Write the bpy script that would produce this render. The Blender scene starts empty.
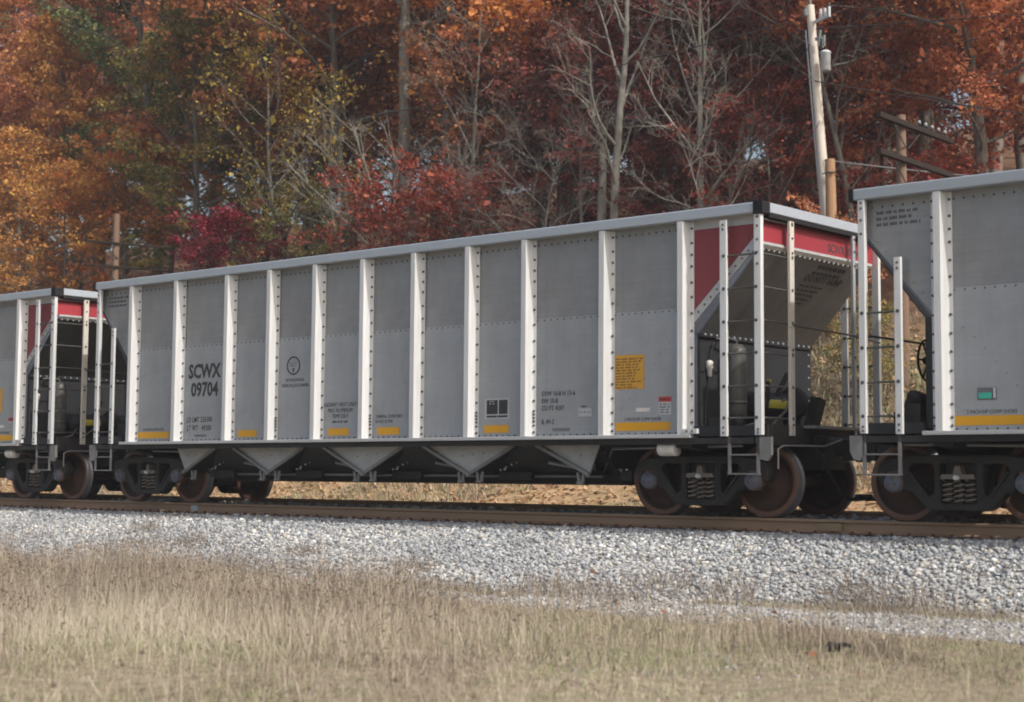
import bpy, math, random
import numpy as np
from mathutils import Vector, Matrix
R = math.radians
sc = bpy.context.scene
COL = sc.collection
rnd = random.Random(7)

# ------------------------------------------------------------------ camera
CAM = (18.781, -19.600, 0.512)
YAW, PITCH, ROLL = R(40.893), R(4.728), R(0.401)
FPX = 1616.28
cd = bpy.data.cameras.new("camera")
cam = bpy.data.objects.new("camera", cd); COL.objects.link(cam); sc.camera = cam
cd.sensor_width = 36.0; cd.lens = FPX * 36.0 / 1024.0
cd.shift_y = -9.5 / 1024.0
cd.dof.use_dof = True; cd.dof.focus_distance = 27.5; cd.dof.aperture_fstop = 1.7
cd.clip_start = 0.1; cd.clip_end = 3000
fw = Vector((-math.sin(YAW)*math.cos(PITCH), math.cos(YAW)*math.cos(PITCH), math.sin(PITCH)))
rt = Vector((math.cos(YAW), math.sin(YAW), 0)); up = rt.cross(fw)
r2 = rt*math.cos(ROLL) + up*math.sin(ROLL); u2 = up*math.cos(ROLL) - rt*math.sin(ROLL)
M = Matrix((r2, u2, -fw)).transposed().to_4x4(); M.translation = Vector(CAM)
cam.matrix_world = M

# ------------------------------------------------------------------ light
SUN_AZ, SUN_EL = R(-6), R(45)          # azimuth from +X towards +Y
sd = Vector((math.cos(SUN_AZ)*math.cos(SUN_EL), math.sin(SUN_AZ)*math.cos(SUN_EL), math.sin(SUN_EL)))
ld = bpy.data.lights.new("sun", 'SUN'); ld.energy = 2.9; ld.angle = R(0.8); ld.color = (1.0, 0.975, 0.93)
sun = bpy.data.objects.new("sun", ld); COL.objects.link(sun)
sun.rotation_euler = sd.to_track_quat('Z', 'Y').to_euler()
w = bpy.data.worlds.new("World"); sc.world = w; w.use_nodes = True
nt = w.node_tree; bg = nt.nodes['Background']
sky = nt.nodes.new('ShaderNodeTexSky'); sky.sky_type = 'NISHITA'; sky.sun_disc = False
sky.sun_elevation = SUN_EL; sky.sun_rotation = math.pi/2 - SUN_AZ
sky.air_density = 1.3; sky.dust_density = 6.0; sky.ozone_density = 1.6
nt.links.new(sky.outputs[0], bg.inputs[0]); bg.inputs[1].default_value = 0.15
sc.view_settings.view_transform = 'Standard'; sc.view_settings.look = 'None'
sc.view_settings.exposure = 0.26; sc.view_settings.gamma = 1.0
sc.cycles.max_bounces = 6; sc.cycles.diffuse_bounces = 3; sc.cycles.glossy_bounces = 3
sc.cycles.transmission_bounces = 3; sc.cycles.filter_width = 1.9
sc.cycles.caustics_reflective = False; sc.cycles.caustics_refractive = False

# ------------------------------------------------------------------ helpers
def ground_z(x, y):
    """height of the terrain sheet (numpy arrays)"""
    x = np.asarray(x, float); y = np.asarray(y, float)
    ty = np.interp(x, [-30, 1.5, 5.6, 7.9, 10.2, 12.5], [-4.2, -4.3, -4.35, -3.65, -3.15, -2.7])   # toe of the ballast
    ys = np.array([-600, -40, -20, -12, -6.5, -5.0]); zs = np.array([-1.3, -1.15, -1.05, -1.02, -0.98, -0.95])
    z = np.interp(y, ys, zs)
    back_y = [1.35, 1.9, 3.0, 3.9, 5.0, 8.0, 11.0, 14.0, 18.0, 30.0, 60.0, 110.0, 600.0]
    back_z = [-0.12, -0.17, -0.55, -0.50, -0.1, 1.15, 2.4, 4.0, 5.2, 9.5, 19.0, 26.0, 30.0]
    zb = np.interp(y, back_y, back_z)
    t = np.clip((y - ty)/(-1.45 - ty), 0, 1)
    zf = -0.93*(1-t) + -0.285*t
    zf = np.where(y > -1.45, np.interp(y, [-1.45, -1.25, -0.85, -0.65, 0.65, 0.85, 1.36], [-0.285, -0.265, -0.26, -0.17, -0.055, -0.11, -0.12]), zf)
    z = np.where(y < ty, np.minimum(z, -0.93), np.where(y < 1.35, zf, zb))
    amp = np.clip((np.abs(y) - 3.5)/4, 0, 1)
    n = (np.sin(x*0.9+1.3*np.sin(y*0.7))*np.cos(y*1.1+0.5*x) + 0.6*np.sin(x*2.3+y*1.7) + 0.4*np.sin(3.9*x-2.7*y))
    z = z + amp*np.where(y > 0, 0.10, 0.025)*n
    return z

def children(o): return list(o.children)
def tag(o, label=None, cat=None, group=None, kind=None):
    if label: o['label'] = label
    if cat: o['category'] = cat
    if group: o['group'] = group
    if kind: o['kind'] = kind
    return o
def empty(name, loc, rz=0.0):
    o = bpy.data.objects.new(name, None); COL.objects.link(o); o.location = loc; o.rotation_euler = (0, 0, rz)
    o.empty_display_size = 0.3
    return o
def copy_tree(o, parent=None):
    c = o.copy(); COL.objects.link(c)
    if parent is not None: c.parent = parent
    for ch in children(o): copy_tree(ch, c)
    return c
def place(name, mesh, parent=None, loc=(0, 0, 0), rot=(0, 0, 0)):
    o = bpy.data.objects.new(name, mesh); COL.objects.link(o)
    o.location = loc; o.rotation_euler = rot
    if parent is not None: o.parent = parent
    return o

class MB:
    """collects shapes; build() links them as one mesh object"""
    def __init__(s): s.v = []; s.f = []; s.m = []; s.sm = []
    def add(s, vs, fs, mi=0, smooth=False):
        b = len(s.v); s.v += [tuple(q) for q in vs]
        for f in fs: s.f.append([b+i for i in f]); s.m.append(mi); s.sm.append(smooth)
        return s
    def box(s, x0, x1, y0, y1, z0, z1, mi=0):
        vs = [(x, y, z) for z in (z0, z1) for y in (y0, y1) for x in (x0, x1)]
        return s.add(vs, [(0,2,3,1), (4,5,7,6), (0,1,5,4), (2,6,7,3), (0,4,6,2), (1,3,7,5)], mi)
    def cbox(s, x0, x1, y0, y1, z0, z1, c, mi=0):
        """box with chamfered edges along its longest axis"""
        d = [x1-x0, y1-y0, z1-z0]; a = d.index(max(d)); lo = [x0, y0, z0]; hi = [x1, y1, z1]
        b, e = [(1, 2), (2, 0), (0, 1)][a]
        def ring(t):
            P = []
            for (p, q) in ((lo[b]+c, lo[e]), (hi[b]-c, lo[e]), (hi[b], lo[e]+c), (hi[b], hi[e]-c), (hi[b]-c, hi[e]), (lo[b]+c, hi[e]), (lo[b], hi[e]-c), (lo[b], lo[e]+c)):
                v = [0, 0, 0]; v[a] = t; v[b] = p; v[e] = q; P.append(v)
            return P
        vs = ring(lo[a]) + ring(hi[a])
        fs = [tuple(range(7, -1, -1)), tuple(range(8, 16))] + [(i, (i+1) % 8, 8+(i+1) % 8, 8+i) for i in range(8)]
        return s.add(vs, fs, mi)
    def beam(s, p0, p1, wdt, hgt, upv=(0, 0, 1), mi=0):
        p0 = Vector(p0); p1 = Vector(p1); d = (p1-p0).normalized(); u = Vector(upv)
        a = d.cross(u).normalized(); b = a.cross(d).normalized()
        vs = [p+a*sx*wdt/2+b*sz*hgt/2 for p in (p0, p1) for sz in (-1, 1) for sx in (-1, 1)]
        return s.add(vs, [(0,1,3,2), (4,6,7,5), (0,4,5,1), (2,3,7,6), (0,2,6,4), (1,5,7,3)], mi)
    def tube(s, pts, r, n=6, mi=0, cap=True):
        pts = [Vector(p) for p in pts]; rs = r if isinstance(r, (list, tuple)) else [r]*len(pts)
        vs = []; fs = []; prev = None
        for i, p in enumerate(pts):
            d = (pts[min(i+1, len(pts)-1)] - pts[max(i-1, 0)]).normalized()
            a = prev - d*prev.dot(d) if prev is not None else d.orthogonal()
            if a.length < 1e-6: a = d.orthogonal()
            a.normalize(); prev = a; b = d.cross(a)
            for k in range(n):
                t = 2*math.pi*k/n; vs.append(p + (a*math.cos(t)+b*math.sin(t))*rs[i])
        for i in range(len(pts)-1):
            for k in range(n): fs.append((i*n+k, i*n+(k+1) % n, (i+1)*n+(k+1) % n, (i+1)*n+k))
        s.add(vs, fs, mi, True)
        if cap:
            s.add(vs[:n], [tuple(range(n-1, -1, -1))], mi); s.add(vs[-n:], [tuple(range(n))], mi)
        return s
    def lathe(s, prof, n=32, axis='Y', c=(0, 0, 0), mi=0, mats=None, smooth=True):
        """prof: (radius, along-axis)"""
        vs = []
        for (r, h) in prof:
            for k in range(n):
                t = 2*math.pi*k/n; a, b = r*math.cos(t), r*math.sin(t)
                q = {'Y': (a, h, b), 'Z': (a, b, h), 'X': (h, a, b)}[axis]
                vs.append((q[0]+c[0], q[1]+c[1], q[2]+c[2]))
        for i in range(len(prof)-1):
            fs = [(i*n+k, i*n+(k+1) % n, (i+1)*n+(k+1) % n, (i+1)*n+k) for k in range(n)]
            b = len(s.v) if i == 0 else b0
            if i == 0: b0 = len(s.v); s.v += vs
            for f in fs: s.f.append([b0+j for j in f]); s.m.append(mats[i] if mats else mi); s.sm.append(smooth)
        return s
    def prism(s, pts, y0, y1, mi=0, plane='XZ'):
        n = len(pts); vs = []
        for h in (y0, y1):
            for (a, b) in pts: vs.append({'XZ': (a, h, b), 'YZ': (h, a, b), 'XY': (a, b, h)}[plane])
        return s.add(vs, [tuple(range(n)), tuple(range(2*n-1, n-1, -1))] + [(i, n+i, n+(i+1) % n, (i+1) % n) for i in range(n)], mi)
    def rivet(s, c, ax, r=0.014, h=0.010, mi=0):
        """low dome head facing the axis ax (unit tuple)"""
        c = Vector(c); d = Vector(ax); a = d.orthogonal().normalized(); b = d.cross(a); vs = []
        for (q, t) in ((1.0, 0.0), (0.6, 1.0)):
            for k in range(6):
                g = 2*math.pi*k/6; vs.append(c + d*h*t + (a*math.cos(g)+b*math.sin(g))*r*q)
        return s.add(vs, [(k, (k+1) % 6, 6+(k+1) % 6, 6+k) for k in range(6)] + [(6, 7, 8, 9, 10, 11)], mi)
    def mesh(s, name, mats):
        me = bpy.data.meshes.new(name); me.from_pydata(s.v, [], s.f)
        for m in (mats if isinstance(mats, (list, tuple)) else [mats]): me.materials.append(m)
        me.polygons.foreach_set('material_index', s.m); me.polygons.foreach_set('use_smooth', s.sm)
        me.validate(); me.update()
        import bmesh
        bm = bmesh.new(); bm.from_mesh(me); bmesh.ops.recalc_face_normals(bm, faces=bm.faces[:]); bm.to_mesh(me); bm.free()
        return me
    def build(s, name, mats, parent=None, loc=(0, 0, 0), rot=(0, 0, 0)):
        return place(name, s.mesh(name, mats), parent, loc, rot)

def np_mesh(name, verts, faces, mat, tint=None, smooth=False, vtint=None):
    """verts (n,3); faces (m,k) all of one size"""
    me = bpy.data.meshes.new(name); n, k = faces.shape
    me.vertices.add(len(verts)); me.vertices.foreach_set('co', np.ascontiguousarray(verts, np.float32).ravel())
    me.loops.add(n*k); me.loops.foreach_set('vertex_index', np.ascontiguousarray(faces, np.int32).ravel())
    me.polygons.add(n); me.polygons.foreach_set('loop_start', np.arange(0, n*k, k, dtype=np.int32))
    me.update(calc_edges=True)
    if smooth: me.polygons.foreach_set('use_smooth', np.ones(n, bool))
    if tint is not None:
        a = me.attributes.new('tint', 'FLOAT', 'FACE'); a.data.foreach_set('value', np.ascontiguousarray(tint, np.float32))
    if vtint is not None:
        a = me.attributes.new('tint', 'FLOAT', 'POINT'); a.data.foreach_set('value', np.ascontiguousarray(vtint, np.float32))
    me.materials.append(mat); return me

# ------------------------------------------------------------------ materials
def mat_base(name):
    m = bpy.data.materials.new(name); m.use_nodes = True; t = m.node_tree
    return m, t, t.nodes['Principled BSDF']
def noise(t, coord, scale, detail=4, rough=0.55, vec=None, dist=0.0):
    n = t.nodes.new('ShaderNodeTexNoise'); n.inputs['Scale'].default_value = scale
    n.inputs['Detail'].default_value = detail; n.inputs['Roughness'].default_value = rough; n.inputs['Distortion'].default_value = dist
    if vec is not None:
        mp = t.nodes.new('ShaderNodeMapping'); mp.inputs['Scale'].default_value = vec
        t.links.new(coord, mp.inputs[0]); coord = mp.outputs[0]
    t.links.new(coord, n.inputs['Vector']); return n.outputs['Fac']
def ramp(t, fac, stops):
    r = t.nodes.new('ShaderNodeValToRGB'); e = r.color_ramp.elements
    while len(e) < len(stops): e.new(0.5)
    for q, (p, c) in zip(e, stops): q.position = p; q.color = (*c, 1) if len(c) == 3 else c
    t.links.new(fac, r.inputs[0]); return r.outputs[0]
def mix(t, fac, a, b, mode='MIX'):
    m = t.nodes.new('ShaderNodeMix'); m.data_type = 'RGBA'; m.blend_type = mode
    for sock, val in ((0, fac), (6, a), (7, b)):
        if isinstance(val, (int, float)): m.inputs[sock].default_value = val
        elif isinstance(val, tuple): m.inputs[sock].default_value = (*val, 1)
        else: t.links.new(val, m.inputs[sock])
    return m.outputs[2]
def math_n(t, op, a, b=None, clamp=False):
    m = t.nodes.new('ShaderNodeMath'); m.operation = op; m.use_clamp = clamp
    for i, val in enumerate((a, b)):
        if val is None: continue
        if isinstance(val, (int, float)): m.inputs[i].default_value = val
        else: t.links.new(val, m.inputs[i])
    return m.outputs[0]
def objco(t): return t.nodes.new('ShaderNodeTexCoord').outputs['Object']
def bump(t, p, h, strength=0.3, dist=0.01):
    b = t.nodes.new('ShaderNodeBump'); b.inputs['Strength'].default_value = strength; b.inputs['Distance'].default_value = dist
    t.links.new(h, b.inputs['Height']); t.links.new(b.outputs[0], p.inputs['Normal'])

def worn(name, c, dirt, amount=0.5, scale=3.0, rough=0.55, metal=0.0, vec=None, rust=None, rust_lo=0.62, bmp=0.0, spread=0.25):
    m, t, p = mat_base(name); co = objco(t)
    f = noise(t, co, scale, 6, 0.62, vec)
    f = ramp(t, f, [(0.5-spread, (0, 0, 0)), (0.5+spread, (1, 1, 1))])
    g = t.nodes.new('ShaderNodeRGBToBW'); t.links.new(f, g.inputs[0])
    col = mix(t, math_n(t, 'MULTIPLY', g.outputs[0], amount), c, dirt)
    if rust:
        n2 = noise(t, co, scale*2.2, 7, 0.7)
        r2_ = ramp(t, n2, [(rust_lo, (0, 0, 0)), (rust_lo+0.06, (1, 1, 1))])
        col = mix(t, r2_, col, rust)
    oi = t.nodes.new('ShaderNodeObjectInfo')
    v = math_n(t, 'MULTIPLY_ADD', oi.outputs['Random'], 0.16); t.nodes[-1].inputs[2].default_value = 0.91
    hsv = t.nodes.new('ShaderNodeHueSaturation'); t.links.new(v, hsv.inputs['Value']); t.links.new(col, hsv.inputs['Color'])
    t.links.new(hsv.outputs[0], p.inputs['Base Color'])
    p.inputs['Roughness'].default_value = rough; p.inputs['Metallic'].default_value = metal
    if max(c) < .12: p.inputs['Specular IOR Level'].default_value = 0.18
    if bmp: bump(t, p, noise(t, co, scale*6, 5), bmp, 0.01)
    return m
def plain(name, c, rough=0.5, metal=0.0):
    return worn(name, c, tuple(x*0.72 for x in c), 0.6, 9.0, rough, metal)

# brushed aluminium sheet: fine horizontal mill streaks, long vertical run-off stains
def sheet_mat(name, c, c2, stain, amt, rough=0.48, metal=0.35):
    m, t, p = mat_base(name); co = objco(t)
    st = noise(t, co, 1.0, 4, 0.6, (0.35, 1, 26))
    bl = noise(t, co, 1.6, 4, 0.6, (1.0, 1, 0.9))
    rn = noise(t, co, 1.0, 5, 0.65, (14, 1, 0.55))
    oi = t.nodes.new('ShaderNodeObjectInfo')
    a = mix(t, ramp(t, st, [(0.3, (0, 0, 0)), (0.7, (1, 1, 1))]), c, c2)
    b = mix(t, math_n(t, 'MULTIPLY', ramp(t, bl, [(0.40, (0, 0, 0)), (0.72, (1, 1, 1))]), amt), a, stain)
    b = mix(t, math_n(t, 'MULTIPLY', ramp(t, rn, [(0.5, (0, 0, 0)), (0.78, (1, 1, 1))]), amt*0.6), b, stain)
    v = math_n(t, 'MULTIPLY_ADD', oi.outputs['Random'], 0.13); t.nodes[-1].inputs[2].default_value = 0.93
    hsv = t.nodes.new('ShaderNodeHueSaturation'); t.links.new(v, hsv.inputs['Value']); t.links.new(b, hsv.inputs['Color'])
    t.links.new(hsv.outputs[0], p.inputs['Base Color'])
    p.inputs['Metallic'].default_value = metal
    rr = math_n(t, 'MULTIPLY_ADD', st, 0.18); t.nodes[-1].inputs[2].default_value = rough-0.08
    t.links.new(rr, p.inputs['Roughness'])
    bump(t, p, noise(t, co, 1.0, 3, 0.45, (2.6, 1, 1.1)), 0.35, 0.03)
    return m
MT = {}
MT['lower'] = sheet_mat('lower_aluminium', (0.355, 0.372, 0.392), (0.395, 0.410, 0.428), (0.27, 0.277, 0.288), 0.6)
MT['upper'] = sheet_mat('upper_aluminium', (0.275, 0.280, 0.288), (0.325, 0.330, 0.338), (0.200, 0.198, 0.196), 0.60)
MT['rib'] = worn('rib_aluminium', (0.69, 0.705, 0.72), (0.46, 0.45, 0.43), 0.6, 2.0, 0.45, 0.15, (7, 7, 0.6), (0.30, 0.25, 0.20), 0.72)
MT['chord'] = worn('chord_aluminium', (0.41, 0.455, 0.51), (0.34, 0.37, 0.41), 0.5, 2.0, 0.4, 0.3, (0.6, 3, 6))
MT['bolt'] = worn('bolt_steel', (0.075, 0.073, 0.07), (0.15, 0.145, 0.14), 0.6, 20, 0.5, 0.3)
MT['sidered'] = worn('shaded_red_paint', (0.26, 0.042, 0.056), (0.17, 0.04, 0.045), 0.55, 1.6, 0.6, 0.0, (2, 2, 0.7))  # the end's red darkened: shade of the grazing-lit side put into the colour
MT['red'] = worn('red_paint', (0.34, 0.030, 0.046), (0.21, 0.032, 0.040), 0.55, 1.6, 0.5, 0.0, (2, 2, 0.7))
MT['slope'] = worn('slope_aluminium', (0.150, 0.156, 0.164), (0.088, 0.090, 0.094), 0.8, 2.2, 0.5, 0.2, (1, 2, 0.8))
MT['dark_slope'] = worn('dark_slope_aluminium', (0.060, 0.058, 0.054), (0.035, 0.034, 0.032), 0.8, 2.2, 0.6, 0, (1, 2, 0.8))
MT['underside'] = worn('dusty_underside', (0.055, 0.053, 0.050), (0.030, 0.028, 0.027), 0.8, 2.0, 0.6, 0, (0.8, 2, 2))
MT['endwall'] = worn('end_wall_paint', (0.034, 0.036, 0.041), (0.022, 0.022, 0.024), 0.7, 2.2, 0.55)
MT['dark'] = worn('dark_steel', (0.026, 0.026, 0.028), (0.050, 0.045, 0.040), 0.7, 3.0, 0.6, 0.0, None, (0.09, 0.06, 0.045), 0.63, 0.25)
MT['grime'] = worn('grimy_cast_steel', (0.020, 0.021, 0.024), (0.055, 0.049, 0.043), 0.75, 4.0, 0.55, 0.1, None, (0.14, 0.10, 0.07), 0.64, 0.35)
MT['spring'] = worn('spring_steel', (0.13, 0.115, 0.10), (0.22, 0.18, 0.14), 0.7, 14.0, 0.55, 0.1)
MT['wheel'] = worn('wheel_plate', (0.038, 0.028, 0.024), (0.105, 0.052, 0.034), 0.7, 5.0, 0.62, 0.0, None, (0.05, 0.04, 0.035), 0.6, 0.3)
MT['tread'] = worn('wheel_tread', (0.28, 0.28, 0.30), (0.16, 0.14, 0.13), 0.5, 6.0, 0.38, 0.6)
MT['rim'] = worn('wheel_rim', (0.16, 0.072, 0.042), (0.08, 0.05, 0.038), 0.6, 6.0, 0.55)
MT['cap'] = worn('bearing_cap_paint', (0.10, 0.135, 0.20), (0.14, 0.10, 0.08), 0.7, 11.0, 0.5, 0.0, None, (0.16, 0.10, 0.07), 0.6)
MT['adapter'] = worn('bearing_rust', (0.16, 0.09, 0.055), (0.10, 0.075, 0.06), 0.7, 9.0, 0.6)
MT['tank'] = worn('tank_paint', (0.11, 0.11, 0.106), (0.075, 0.07, 0.066), 0.7, 4.0, 0.42, 0.25, (3, 3, 0.6))
MT['white'] = worn('white_paint', (0.70, 0.69, 0.66), (0.40, 0.30, 0.22), 0.45, 9.0, 0.5, 0, None, (0.30, 0.15, 0.08), 0.66)
MT['rustpost'] = worn('rusting_white_paint', (0.62, 0.60, 0.55), (0.36, 0.28, 0.20), 0.6, 7.0, 0.55, 0, (2, 2, 0.5), (0.24, 0.13, 0.075), 0.60)
MT['yellow'] = worn('yellow_reflective', (0.72, 0.36, 0.010), (0.62, 0.31, 0.02), 0.5, 12, 0.4)
MT['ysign'] = worn('yellow_placard', (0.60, 0.31, 0.030), (0.50, 0.26, 0.03), 0.5, 12, 0.45)
MT['ylabel'] = plain('lemon_label', (0.55, 0.50, 0.04), 0.5)
MT['ink'] = worn('black_stencil', (0.035, 0.036, 0.04), (0.10, 0.10, 0.105), 0.55, 18, 0.6)
MT['soft'] = worn('worn_stencil', (0.050, 0.051, 0.056), (0.14, 0.14, 0.145), 0.6, 22, 0.6)
MT['faint'] = worn('faded_stencil', (0.14, 0.14, 0.15), (0.2, 0.2, 0.21), 0.6, 25, 0.6)
MT['redink'] = plain('red_placard', (0.50, 0.06, 0.045), 0.5)
MT['paper'] = plain('pale_placard', (0.52, 0.53, 0.54), 0.5)
MT['green'] = plain('green_tag', (0.06, 0.50, 0.36), 0.4)
MT['rubber'] = plain('black_rubber', (0.018, 0.018, 0.019), 0.6)
MT['sill'] = worn('sill_aluminium', (0.52, 0.53, 0.54), (0.30, 0.29, 0.28), 0.6, 3.0, 0.45, 0.2, (0.8, 3, 6))
MT['ridge'] = worn('ridge_aluminium', (0.46, 0.47, 0.48), (0.28, 0.28, 0.27), 0.8, 3.0, 0.45, 0.3)
MT['edge'] = worn('edge_angle_steel', (0.24, 0.24, 0.24), (0.13, 0.12, 0.11), 0.7, 4.0, 0.5, 0.2)
MT['rail'] = worn('rail_rust', (0.35, 0.235, 0.150), (0.25, 0.165, 0.11), 0.7, 2.0, 0.7, 0.0, (0.5, 4, 6), (0.20, 0.10, 0.055), 0.68)
MT['railtop'] = worn('rail_head_steel', (0.16, 0.15, 0.145), (0.11, 0.10, 0.095), 0.6, 3.0, 0.35, 0.6, (0.4, 8, 1))
MT['weld'] = worn('weld_paint', (0.30, 0.22, 0.12), (0.20, 0.14, 0.09), 0.6, 8.0, 0.7)
MT['plate'] = worn('tie_plate_rust', (0.19, 0.065, 0.035), (0.12, 0.06, 0.04), 0.7, 9.0, 0.75)
MT['wood_pale'] = worn('pale_pole_wood', (0.62, 0.58, 0.52), (0.48, 0.42, 0.34), 0.7, 4.0, 0.75, 0, (6, 6, 0.35), (0.14, 0.10, 0.07), 0.70)
MT['wood_brown'] = worn('brown_pole_wood', (0.20, 0.125, 0.082), (0.135, 0.09, 0.064), 0.8, 4.0, 0.8, 0, (6, 6, 0.35), (0.08, 0.055, 0.04), 0.70)
MT['wood_tan'] = worn('tan_pole_wood', (0.40, 0.24, 0.13), (0.27, 0.16, 0.09), 0.8, 4.0, 0.8, 0, (6, 6, 0.35))
MT['wood_dark'] = worn('dark_crossarm_wood', (0.030, 0.021, 0.017), (0.020, 0.016, 0.014), 0.8, 5.0, 0.85, 0, (0.5, 6, 6))
MT['glass'] = plain('insulator_glass', (0.24, 0.26, 0.26), 0.25)
MT['can'] = worn('transformer_paint', (0.58, 0.61, 0.63), (0.45, 0.46, 0.46), 0.5, 6, 0.45)
MT['galv'] = worn('galvanised_steel', (0.42, 0.45, 0.48), (0.33, 0.34, 0.36), 0.5, 6, 0.45, 0.3)
MT['wire'] = plain('wire_metal', (0.07, 0.07, 0.072), 0.5, 0.3)
MT['wirepale'] = plain('aluminium_wire', (0.42, 0.43, 0.44), 0.4, 0.4)

# ------------------------------------------------------------------ terrain
def ground_material():
    m, t, p = mat_base('ground_cover')
    geo = t.nodes.new('ShaderNodeNewGeometry'); pos = geo.outputs['Position']
    sep = t.nodes.new('ShaderNodeSeparateXYZ'); t.links.new(pos, sep.inputs[0]); x, y = sep.outputs[0], sep.outputs[1]
    n1 = noise(t, pos, 0.9, 6, 0.65); n2 = noise(t, pos, 7.0, 6, 0.7); n3 = noise(t, pos, 38.0, 4, 0.7); n4 = noise(t, pos, 2.2, 5, 0.6)
    thatch = ramp(t, n2, [(0.28, (0.13, 0.095, 0.062)), (0.5, (0.25, 0.20, 0.135)), (0.72, (0.36, 0.305, 0.215))])
    green = ramp(t, n3, [(0.3, (0.07, 0.085, 0.035)), (0.7, (0.19, 0.20, 0.09))])
    grass = mix(t, ramp(t, n4, [(0.55, (0, 0, 0)), (0.68, (0.6, 0.6, 0.6))]), thatch, green)
    vor = t.nodes.new('ShaderNodeTexVoronoi'); vor.inputs['Scale'].default_value = 22; t.links.new(pos, vor.inputs['Vector'])
    vb = t.nodes.new('ShaderNodeRGBToBW'); t.links.new(vor.outputs['Color'], vb.inputs[0])
    gravel = ramp(t, vb.outputs[0], [(0.15, (0.15, 0.145, 0.14)), (0.5, (0.33, 0.325, 0.315)), (0.85, (0.50, 0.49, 0.47))])
    bank = ramp(t, n2, [(0.25, (0.17, 0.095, 0.05)), (0.45, (0.34, 0.215, 0.115)), (0.6, (0.46, 0.33, 0.19)), (0.8, (0.36, 0.18, 0.085))])
    bank = mix(t, ramp(t, n1, [(0.45, (0, 0, 0)), (0.62, (0.8, 0.8, 0.8))]), bank, ramp(t, n3, [(0.3, (0.13, 0.115, 0.05)), (0.7, (0.27, 0.24, 0.12))]))
    wood = ramp(t, n2, [(0.3, (0.08, 0.045, 0.028)), (0.55, (0.20, 0.105, 0.055)), (0.75, (0.30, 0.16, 0.075))])
    yj = math_n(t, 'ADD', y, math_n(t, 'MULTIPLY', math_n(t, 'SUBTRACT', n2, 0.5), 1.6))
    def step(a, b):
        mr = t.nodes.new('ShaderNodeMapRange'); mr.inputs['From Min'].default_value = a; mr.inputs['From Max'].default_value = b; mr.clamp = True
        t.links.new(yj, mr.inputs['Value']); return mr.outputs[0]
    c = mix(t, step(-4.3, -4.0), grass, gravel)
    # the gravel lane beside the ballast
    lane = math_n(t, 'MULTIPLY', step(-5.5, -5.0), ramp(t, n1, [(0.35, (0, 0, 0)), (0.6, (1, 1, 1))]))
    c = mix(t, lane, c, gravel)
    high = mix(t, n4, ramp(t, n3, [(0.3, (0.055, 0.050, 0.028)), (0.7, (0.17, 0.145, 0.075))]), ramp(t, n2, [(0.3, (0.10, 0.065, 0.04)), (0.7, (0.25, 0.17, 0.095))]))
    bank = mix(t, step(6.0, 8.5), bank, high)
    c = mix(t, step(3.3, 4.0), c, bank); c = mix(t, step(13, 16), c, wood)
    t.links.new(c, p.inputs['Base Color']); p.inputs['Roughness'].default_value = 0.95
    bump(t, p, n3, 0.6, 0.03)
    return m
def terrain():
    xs = np.concatenate([np.linspace(-900, -90, 28)[:-1], np.arange(-90, 40, 0.5), np.linspace(40, 900, 28)])
    ys = np.concatenate([np.linspace(-900, -24, 24)[:-1], np.arange(-24, 20, 0.2), np.arange(20, 90, 1.5), np.linspace(90, 900, 24)])
    X, Y = np.meshgrid(xs, ys); Z = ground_z(X, Y)
    v = np.c_[X.ravel(), Y.ravel(), Z.ravel()]; nx, ny = len(xs), len(ys)
    i, j = np.meshgrid(np.arange(nx-1), np.arange(ny-1)); b = (j*nx+i).ravel()
    f = np.c_[b, b+1, b+nx+1, b+nx]
    o = place('ground', np_mesh('ground', v, f, ground_material(), smooth=True))
    tag(o, 'grassy ground with the raised track bed and the leaf covered bank', kind='structure')
terrain()

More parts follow.
